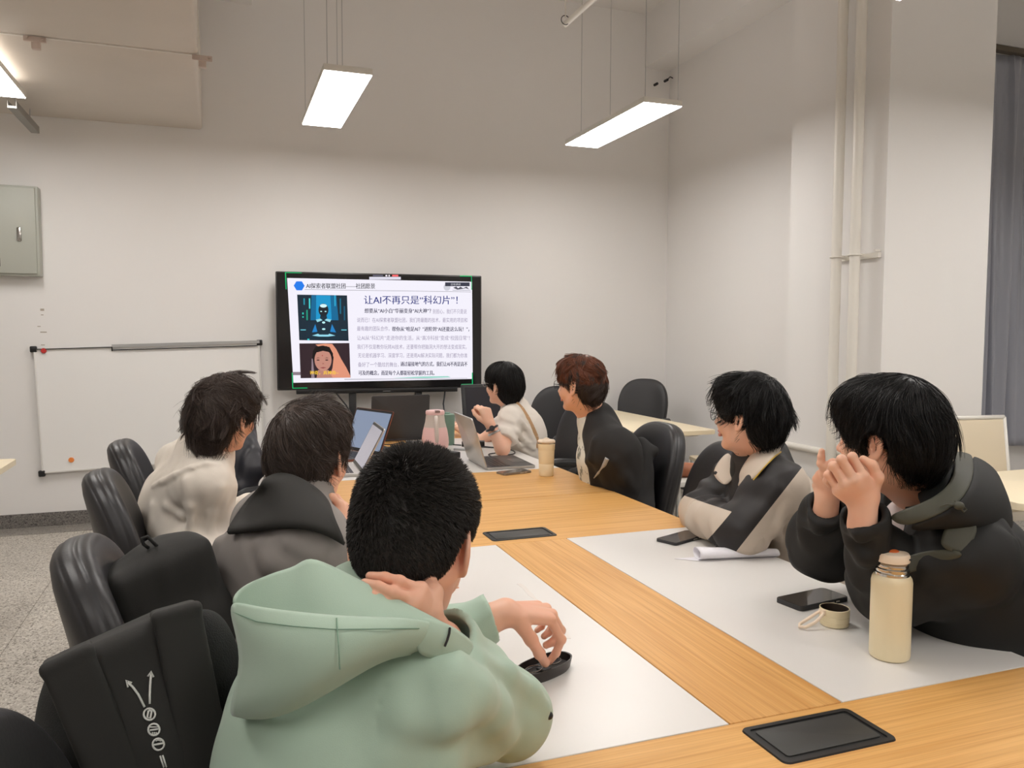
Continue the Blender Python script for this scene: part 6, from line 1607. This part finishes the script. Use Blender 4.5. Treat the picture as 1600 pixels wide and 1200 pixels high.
# ---- 4: white tee, wrist watch, by the screen
def p_tee():
    J = dict(neck=D(803, 634, 4.56), sL=D(797, 655, 4.36), sR=D(806, 650, 4.72)); J['pelvis'] = V(J['neck'][0] + 0.12, J['neck'][1] - 0.02, 0.50); J['chest'] = D(820, 678, 4.57)
    eL = D(785, 701, 4.24); wL = D(766, 664, 4.24); eR = D(752, 690, 4.82); wR = D(716, 668, 5.03)
    p = person('person in a white tee with bobbed black hair and a wristwatch beside the screen', J, floor_at(J))
    F = Frame(D(786, 601, 4.50), -32, -4, 2)
    M_, F_, T_ = curl_hand(wL, (wL - eL) + V(0.02, 0, 0), V(0.3, -1, 0.1), -1, curl=(55, 80, 50))
    HL = hand_prims(wL, M_, F_, T_) + [cap(eL, wL, 0.038, 0.026, k=0.01), cap(J['sL'], eL, 0.045, 0.038, k=0.02)]
    M_, F_, T_ = curl_hand(wR, (wR - eR), V(0, 0, 1), 1, curl=(25, 30, 20))
    HR = hand_prims(wR, M_, F_, T_) + [cap(eR, wR, 0.036, 0.026, k=0.01), cap(J['sR'], eR, 0.045, 0.038, k=0.02)]
    body(p, [(head_prims(F, J['neck'], rn=0.048), 0.004), (HL, 0.0038), (HR, 0.0038)], F, SKIN_B, J)
    ex = [ell(F(-0.060, 0, -0.02), (0.050, 0.072, 0.085), F.A, k=0.03)]
    hv = hair_volume(F, h=0.010, top=0.010, side=0.004, back=0.006, nape=-0.095, extra=ex, fringe=-0.004)
    hair(p, F, hv, H_BLACK, n=3500, length=0.12, crown=(-0.02, 0.0, 0.12), grav=0.6, lift=0.006, clump=0.6, nclump=200, noise=0.2, steps=9, rad=0.0012, seed=9, swirl=0.0)
    glasses(p, F, M_ALU, True)
    T, A = torso_prims(J, 0.004); cut = eL * 0.72 + J['sL'] * 0.28; cutR = eR * 0.62 + J['sR'] * 0.38
    P = [T, cap(J['sL'], cut, 0.062, 0.062, k=0.05, cut=True, wr=0.003, wf=9), cap(J['sR'], cutR, 0.068, 0.066, k=0.05, cut=True)]
    B = flatten(P)
    P += [fold_line(B, [(805, 672), (820, 690), (832, 700)], 0.014, 0.007, 0.02), fold_line(B, [(800, 685), (815, 700), (830, 712)], 0.014, 0.007, 0.02), fold_line(B, [(810, 655), (825, 672), (835, 688)], 0.012, 0.006, 0.02)]
    sculpt_obj('tee_shirt', P, M_WTEE, p, res=0.007, post=folds(0.0045, 13, aniso=(1, 1, 2.0), seed=53, amp2=0.0015))
    S_ = onto(B, [(806, 629), (815, 638), (824, 652), (832, 668), (838, 682), (840, 700)], off=0.006)
    mb = MB()
    for a, b_ in zip(S_, S_[1:]):
        w = nrm(np.cross(b_ - a, a - _C)) * 0.012; n = nrm(_C - a) * 0.003
        mb.face([a - w + n, a + w + n, b_ + w + n, b_ - w + n]); mb.face([a - w - n, b_ - w - n, b_ + w - n, a + w - n]); mb.face([a - w - n, a - w + n, b_ - w + n, b_ - w - n]); mb.face([a + w - n, b_ + w - n, b_ + w + n, a + w + n])
    mb.make('strap', M_STRAP, p, smooth=False, world=True)
    ax = nrm(wL - eL); e1 = nrm(np.cross(ax, [1, 0, 0])); e2 = np.cross(ax, e1)
    for k, (o_, c) in enumerate(((-0.02, M_DKGREY), (-0.045, M_ALU))):
        mb = MB(); ce = wL + ax * o_; mb.tube([ce + 0.0315 * (math.cos(t) * e1 + math.sin(t) * e2) for t in [2 * math.pi * i / 18 for i in range(18)]], 0.006, n=6, closed=True)
        if k == 0:
            cc = ce + nrm(_C - ce) * 0.033; mb.cyl(cc, cc + nrm(_C - ce) * 0.008, 0.015, n=16)
        mb.make('watch' if k == 0 else 'bracelet', c, p, world=True)
    lower(p, J, M_TROU, res=0.016)
    return p

# ---- 5: brown hair, black jacket
def p_brown():
    J = dict(neck=D(930, 655, 3.55), sL=D(958, 700, 3.32), sR=D(925, 685, 3.72)); J['pelvis'] = V(J['neck'][0] + 0.10, J['neck'][1] - 0.04, 0.50)
    J['chest'] = D(953, 732, 3.56)
    eL = V(1.66, 3.02, 0.70); wL = V(1.47, 3.18, 0.655); eR = V(1.74, 3.56, 0.72); wR = V(1.56, 3.52, 0.655)
    p = person('person with chestnut hair, glasses and a black jacket over a patterned shirt', J, floor_at(J))
    F = Frame(D(907, 602, 3.50), -35, 0, 2)
    M_, F_, T_ = curl_hand(wL, (wL - eL), V(0, 0, 1), -1)
    HL = hand_prims(wL, M_, F_, T_) + [cap(eL, wL, 0.03, 0.026, k=0.01)]
    M_, F_, T_ = curl_hand(wR, (wR - eR), V(0, 0, 1), 1)
    HR = hand_prims(wR, M_, F_, T_) + [cap(eR, wR, 0.03, 0.026, k=0.01)]
    body(p, [(head_prims(F, J['neck'], rn=0.055, fat=1.06), 0.0036), (HL, 0.0036), (HR, 0.0038)], F, SKIN_B, J)
    ex = [ell(F(0.040, 0, 0.080), (0.058, 0.062, 0.040), F.A, k=0.02)]
    hv = hair_volume(F, h=0.004, top=0.016, side=0.001, back=0.003, nape=-0.085, extra=ex, fringe=0.002)
    ho = hair(p, F, hv, [H_BROWN, H_DARK], n=6000, length=0.085, crown=(-0.045, 0.0, 0.12), grav=0.45, lift=0.012, clump=0.8, nclump=200, noise=0.55, steps=9, rad=0.0011, seed=12, swirl=0.1)
    # lower back of the hair is the natural dark colour
    me = ho.data; n = len(me.polygons); co = np.empty(n * 3); me.polygons.foreach_get('center', co); co = co.reshape(-1, 3) + np.array(p.location)
    q = F.loc(co); me.polygons.foreach_set('material_index', ((noise3(q * np.array([60, 190, 30])) > 0.32) | (q[:, 2] < 0.012 + 0.012 * noise3(q * 60)) & (q[:, 0] < 0.09)).astype(np.int32))
    glasses(p, F, M_DKGREY, False)
    # printed shirt shows in the open front
    T, A = torso_prims(J, 0.020)
    sculpt_obj('shirt', [T], M_PRINT, p, res=0.008)
    T2, A = torso_prims(J, 0.030); fw, side, up = A
    mid = (J['sR'] + J['sL']) / 2
    P = [T2, torus(J['neck'] - up * 0.015, nrm(up + fw * 0.9), 0.066, 0.012, k=0.02), half(mid + fw * 0.048, nrm(fw - side * 0.42 + up * 0.10), k=0.012),
         ell(mid + fw * 0.13 - side * 0.07 - up * 0.08, (0.14, 0.13, 0.26), A, k=0.010, op='s'),
         sleeve(J['sL'], eL, wL, g=0.014, k=0.05, wr=0.003), sleeve(J['sR'], eR, wR, g=0.018, wr=0.004),
         cap(J['neck'] - up * 0.05, J['sL'] - up * 0.03, 0.075, 0.078, k=0.06), cap(J['sL'] - up * 0.03 - fw * 0.03, J['sL'] - up * 0.22 - fw * 0.04, 0.075, 0.09, k=0.06)]
    B = flatten(P)
    P += [fold_line(B, [(930, 690), (925, 715), (905, 740)], 0.014, 0.006, 0.02), fold_line(B, [(960, 720), (975, 745), (985, 760)], 0.016, 0.006, 0.03)]
    sculpt_obj('jacket', P, M_BLKJ, p, res=0.006, post=folds(0.007, 7, seed=61, amp2=0.0015))
    S_ = onto(B, [(949, 716), (945, 725), (936, 738), (928, 747)], off=0.003)
    mb = MB(); mb.tube(S_, [0.010, 0.009, 0.006, 0.002], n=8); mb.make('zip_flash', mat('silver print', (170, 172, 174), 0.35), p, world=True)
    lower(p, J, M_TROU, res=0.014)
    return p
M_PRINT = mat('white shirt with grey print', (222, 222, 212), 0.8, rgb2=(128, 132, 124), vscale=22)
M_PRINT.node_tree.nodes['Color Ramp'].color_ramp.elements[0].position = 0.56; M_PRINT.node_tree.nodes['Color Ramp'].color_ramp.elements[1].position = 0.62

# ---- 6: black and beige jacket, arms folded on the table
def p_fold():
    J = dict(neck=D(1186, 712, 2.56), sL=D(1212, 762, 2.38), sR=D(1160, 745, 2.74)); J['pelvis'] = V(J['neck'][0] + 0.14, J['neck'][1] - 0.07, 0.50)
    J['chest'] = D(1212, 800, 2.60)
    eL = D(1160, 828, 2.36); wL = D(1092, 806, 2.54); eR = D(1098, 800, 2.72); wR = D(1135, 812, 2.50)
    p = person('person in a black and beige jacket with round glasses, arms folded on the table', J, floor_at(J))
    F = Frame(D(1170, 650, 2.48), -27, -2, 1)
    HL = [cap(wL, wL + nrm(wL - eL) * 0.03, 0.026, 0.025, k=0.01)]
    M_, F_, T_ = curl_hand(wR, (wR - eR), V(0.0, -0.4, 1), -1)
    HR = hand_prims(wR, M_, F_, T_, fr=0.008)
    body(p, [(head_prims(F, J['neck'], rn=0.054), 0.003), (HR, 0.003)], F, SKIN_B, J)
    ex = [ell(F(0.042, 0, 0.078), (0.060, 0.064, 0.042), F.A, k=0.02)]
    hv = hair_volume(F, h=0.006, top=0.016, side=0.002, back=0.005, nape=-0.090, extra=ex, fringe=-0.010)
    hair(p, F, hv, H_BLACK, n=9000, length=0.10, crown=(-0.05, -0.01, 0.12), grav=0.42, side_z=-0.010, lift=0.012, clump=0.70, nclump=300, noise=0.32, steps=10, rad=0.0009, seed=15, over=0.008, swirl=0.15, stray=0.12)
    glasses(p, F, M_DKGREY, True)
    T, A = torso_prims(J, 0.026); fw, side, up = A
    P = [T, sleeve(J['sL'], eL, wL, g=0.028, wr=0.005, cuff=False), sleeve(J['sR'], eR, wR - nrm(wR - eR) * 0.01, g=0.024, wr=0.007, f=1.5)]
    B = flatten(P)
    P += [fold_line(B, [(1215, 765), (1190, 800), (1160, 830)], 0.014, 0.005, 0.03), fold_line(B, [(1225, 790), (1210, 820), (1215, 850)], 0.016, 0.007, 0.02)]
    v0 = nrm(D(1190, 800, 1) - _C); a, b_ = D(1247, 738, 2.3), D(1150, 862, 2.3); n = nrm(np.cross(b_ - a, v0)); n = n if n[2] < 0 else -n
    c0, c1 = D(1060, 772, 2.6), D(1150, 800, 2.6); n2 = nrm(np.cross(c1 - c0, v0)); n2 = n2 if n2[2] < 0 else -n2
    v1 = nrm(D(1130, 790, 1) - _C); d0, d1_ = D(1108, 840, 2.5), D(1150, 790, 2.5); n3 = nrm(np.cross(d1_ - d0, v1)); n3 = n3 if n3[0] < 0 else -n3
    def sf(q): return np.maximum((q - a) @ n, np.minimum((q - c0) @ n2, (q - d0) @ n3))
    sculpt_obj('jacket', P, two_colour(M_BLKJ2, (200, 186, 170)), p, res=0.0048, post=folds(0.006, 8, seed=71, amp2=0.0022), split=sf)
    # folded collar, two wings with piping
    near = [[D(1217, 690, 2.62), D(1200, 692, 2.53), D(1181, 702, 2.48), D(1165, 722, 2.46), D(1154, 742, 2.47)],
            onto(B, [(1219, 697, .02), (1206, 703, .03), (1190, 715, .03), (1172, 735, .03), (1158, 752, .03)]),
            onto(B, [(1220, 706, .012), (1210, 714, .02), (1196, 728, .02), (1177, 750, .02), (1150, 764, .025)])]
    cloth_patch('collar_wing', near, M_BEIGEJ, p, thick=0.005)
    far = [[D(1140, 705, 2.66), D(1146, 722, 2.60), D(1150, 740, 2.56)], [D(1128, 715, 2.66), D(1133, 738, 2.59), D(1142, 752, 2.55)], [D(1113, 737, 2.66), D(1120, 750, 2.6), D(1133, 760, 2.56)]]
    cloth_patch('collar_wing', far, M_BEIGEJ, p, thick=0.005)
    mb = MB(); mb.tube([q + nrm(_C - q) * 0.004 for q in near[2][:4]], 0.0022, n=6); mb.make('piping', M_YPIPE, p, world=True)
    mb = MB(); c = D(1118, 739, 2.63); mb.cyl(c, c + nrm(_C - c) * 0.006, 0.006, n=14); mb.make('snap_button', M_DKGREY, p, world=True)
    sculpt_obj('inner_shirt', [ell(J['neck'] + fw * 0.055 - up * 0.06, (0.055, 0.06, 0.09), A, k=0.01)], M_BLKC, p, res=0.006)
    lower(p, J, M_TROU2, res=0.014)
    return p

# ---- 7: dark shell jacket, hands at the mouth
def p_shell():
    J = dict(neck=D(1457, 775, 1.80), sL=D(1512, 868, 1.63), sR=D(1408, 808, 1.98)); J['pelvis'] = V(J['neck'][0] + 0.13, J['neck'][1] - 0.08, 0.50)
    J['chest'] = D(1500, 900, 1.82)
    eL = D(1392, 915, 1.725); wL = D(1348, 806, 1.615); eR = D(1290, 845, 1.96); wR = D(1291, 792, 1.845)
    p = person('person in a black and olive hooded shell jacket, both hands held at the mouth', J, floor_at(J))
    F = Frame(D(1388, 684, 1.72), -22, 2, 2)
    hw = D(1350, 782, 1.615)
    hm = [D(1349, 745, 1.590), D(1335, 751, 1.585), D(1321, 758, 1.590), D(1310, 767, 1.605)]
    hf = [[D(1332, 714, 1.600), D(1325, 722, 1.632), D(1329, 735, 1.645)], [D(1315, 718, 1.592), D(1308, 726, 1.628), D(1313, 739, 1.642)],
          [D(1302, 728, 1.598), D(1297, 737, 1.632), D(1303, 749, 1.645)], [D(1294, 742, 1.612), D(1291, 751, 1.645), D(1297, 759, 1.650)]]
    ht = [D(1362, 768, 1.610), D(1371, 746, 1.600), D(1363, 727, 1.600), D(1349, 718, 1.608)]
    HL = hand_prims(hw, hm, hf, ht, fr=0.0085, pr=0.0125) + [cap(wL - (hw - wL) * 0.6, hw, 0.029, 0.0265, k=0.012)]
    rw = D(1293, 778, 1.835)
    rm = [D(1290, 740, 1.80), D(1282, 742, 1.82), D(1277, 749, 1.835), D(1277, 759, 1.85)]
    rf = [[D(1283, 724, 1.795), D(1283, 714, 1.792), D(1284, 705, 1.790)], [D(1291, 729, 1.790), D(1301, 722, 1.780), D(1309, 722, 1.775)],
          [D(1288, 741, 1.800), D(1300, 735, 1.790), D(1308, 735, 1.785)], [D(1290, 752, 1.815), D(1300, 747, 1.805), D(1307, 747, 1.80)]]
    rt = [D(1305, 768, 1.82), D(1312, 752, 1.79), D(1314, 742, 1.775), D(1314, 733, 1.77)]
    HR = hand_prims(rw, rm, rf, rt, fr=0.0085) + [cap(wR - (rw - wR) * 0.6, rw, 0.029, 0.026, k=0.012)]
    body(p, [(head_prims(F, J['neck'], rn=0.062, fat=1.02), 0.0025), (HL, 0.0017), (HR, 0.002)], F, SKIN_B, J)
    ex = [ell(F(0.040, 0, 0.078), (0.064, 0.066, 0.044), F.A, k=0.02)]
    hv = hair_volume(F, h=0.009, top=0.016, side=0.003, back=0.006, nape=-0.085, extra=ex, fringe=-0.014)
    hair(p, F, hv, H_BLACK, n=15000, length=0.12, crown=(-0.045, 0.0, 0.125), grav=0.45, lift=0.009, clump=0.62, nclump=420, noise=0.28, steps=11, rad=0.0007, seed=21, over=0.009, swirl=0.1, stray=0.08)
    T, A = torso_prims(J, 0.040); fw, side, up = A
    P = [T, sleeve(J['sL'], eL, wL, g=0.030, wr=0.005, rw=0.042), sleeve(J['sR'], eR, wR, g=0.038, wr=0.006, rw=0.042)]
    B = flatten(P)
    P += [fold_line(B, [(1330, 850), (1350, 870), (1380, 868)], 0.016, 0.008, 0.02), fold_line(B, [(1345, 905), (1375, 900), (1410, 885)], 0.016, 0.007, 0.02), fold_line(B, [(1420, 930), (1460, 890), (1500, 880)], 0.016, 0.006, 0.03),
          fold_line(B, [(1322, 828), (1345, 836), (1368, 830)], 0.010, 0.006, 0.012), fold_line(B, [(1255, 815), (1280, 825), (1305, 818)], 0.010, 0.006, 0.012)]
    P += [ell(J['neck'] + fw * 0.10 - up * 0.02, (0.075, 0.055, 0.12), A, k=0.01, op='s')]
    sculpt_obj('shell_jacket', P, M_SHELL, p, res=0.0045, post=folds(0.010, 8, seed=83, amp2=0.0028))
    cloth_patch('sleeve_patch', ribbon(B, [(1507, 812), (1500, 832), (1487, 862)], 0.026, off=0.008), M_OLIVE, p, thick=0.003)
    cloth_patch('sleeve_patch', ribbon(B, [(1502, 866), (1470, 868), (1436, 876), (1405, 888)], [0.006, 0.013, 0.015, 0.016], off=0.009), M_OLIVE, p, thick=0.004)
    sculpt_obj('tee_shirt', [ell(J['neck'] + fw * 0.060 - up * 0.085, (0.072, 0.080, 0.10), A, k=0.01), torus(J['neck'] + fw * 0.052 - up * 0.005, nrm(up + fw * 0.5), 0.058, 0.008, k=0.01), half(J['neck'] + up * 0.035, up + fw * 0.4)], M_TEEW, p, res=0.004, post=folds(0.003, 14, seed=9))
    # hood bunched around the back of the neck
    H0 = [(1386, 806, 1.60), (1428, 792, 1.575), (1468, 775, 1.57), (1490, 748, 1.60), (1494, 722, 1.69), (1486, 706, 1.80)]
    H1 = [(1398, 816, 1.585), (1444, 802, 1.56), (1486, 784, 1.555), (1506, 750, 1.60), (1508, 722, 1.70), (1504, 708, 1.81)]
    H2 = [(1415, 822, 1.580), (1462, 808, 1.55), (1503, 785, 1.545), (1522, 748, 1.60), (1520, 720, 1.72), (1518, 712, 1.82)]
    H3 = [(1432, 828, 1.585), (1490, 818, 1.55), (1545, 805, 1.555), (1562, 765, 1.62), (1552, 738, 1.73), (1545, 725, 1.82)]
    H4 = [(1450, 826, 1.60), (1510, 826, 1.57), (1560, 835, 1.59), (1583, 800, 1.66), (1578, 775, 1.75), (1566, 748, 1.83)]
    H5 = [(1460, 815, 1.64), (1515, 825, 1.61), (1562, 845, 1.63), (1583, 835, 1.69), (1580, 820, 1.76), (1568, 800, 1.83)]
    cloth_patch('hood', [[D(*q) for q in r] for r in (H2, H3, H4, H5)], M_SHELL, p, thick=0.006)
    cloth_patch('hood_band', [[D(*q) for q in r] for r in (H0, H1, H2)], M_OLIVE, p, thick=0.006)
    L0 = [(1455, 735, 1.75), (1462, 715, 1.80), (1475, 708, 1.86)]
    cloth_patch('hood_lining', [[D(a, b_, c) for a, b_, c in r] for r in ([(1440, 800, 1.64), (1465, 780, 1.62), (1488, 745, 1.65), (1492, 718, 1.75)], [(1440, 785, 1.66), (1458, 760, 1.665), (1470, 738, 1.69), (1478, 715, 1.78)], [(1432, 775, 1.69), (1445, 750, 1.70), (1455, 728, 1.73), (1465, 712, 1.80)])], M_LINER, p, thick=0.004)
    mb = MB(); c = D(1498, 790, 1.535); mb.sphere(c, 0.010, sc=(1, 1, .8))
    mb.tube([c, D(1480, 788, 1.54), D(1468, 792, 1.545)], 0.0018, n=6); mb.tube([c, D(1506, 800, 1.535), D(1510, 796, 1.54), D(1504, 790, 1.54)], 0.0018, n=6); mb.tube([c, D(1492, 782, 1.54)], 0.0018, n=6)
    mb.make('cord_toggle', M_OLIVE, p, world=True)
    lower(p, J, M_TROU, res=0.014)
    return p
p_green(); p_grey(); p_cream(); p_tee(); p_brown(); p_fold(); p_shell()
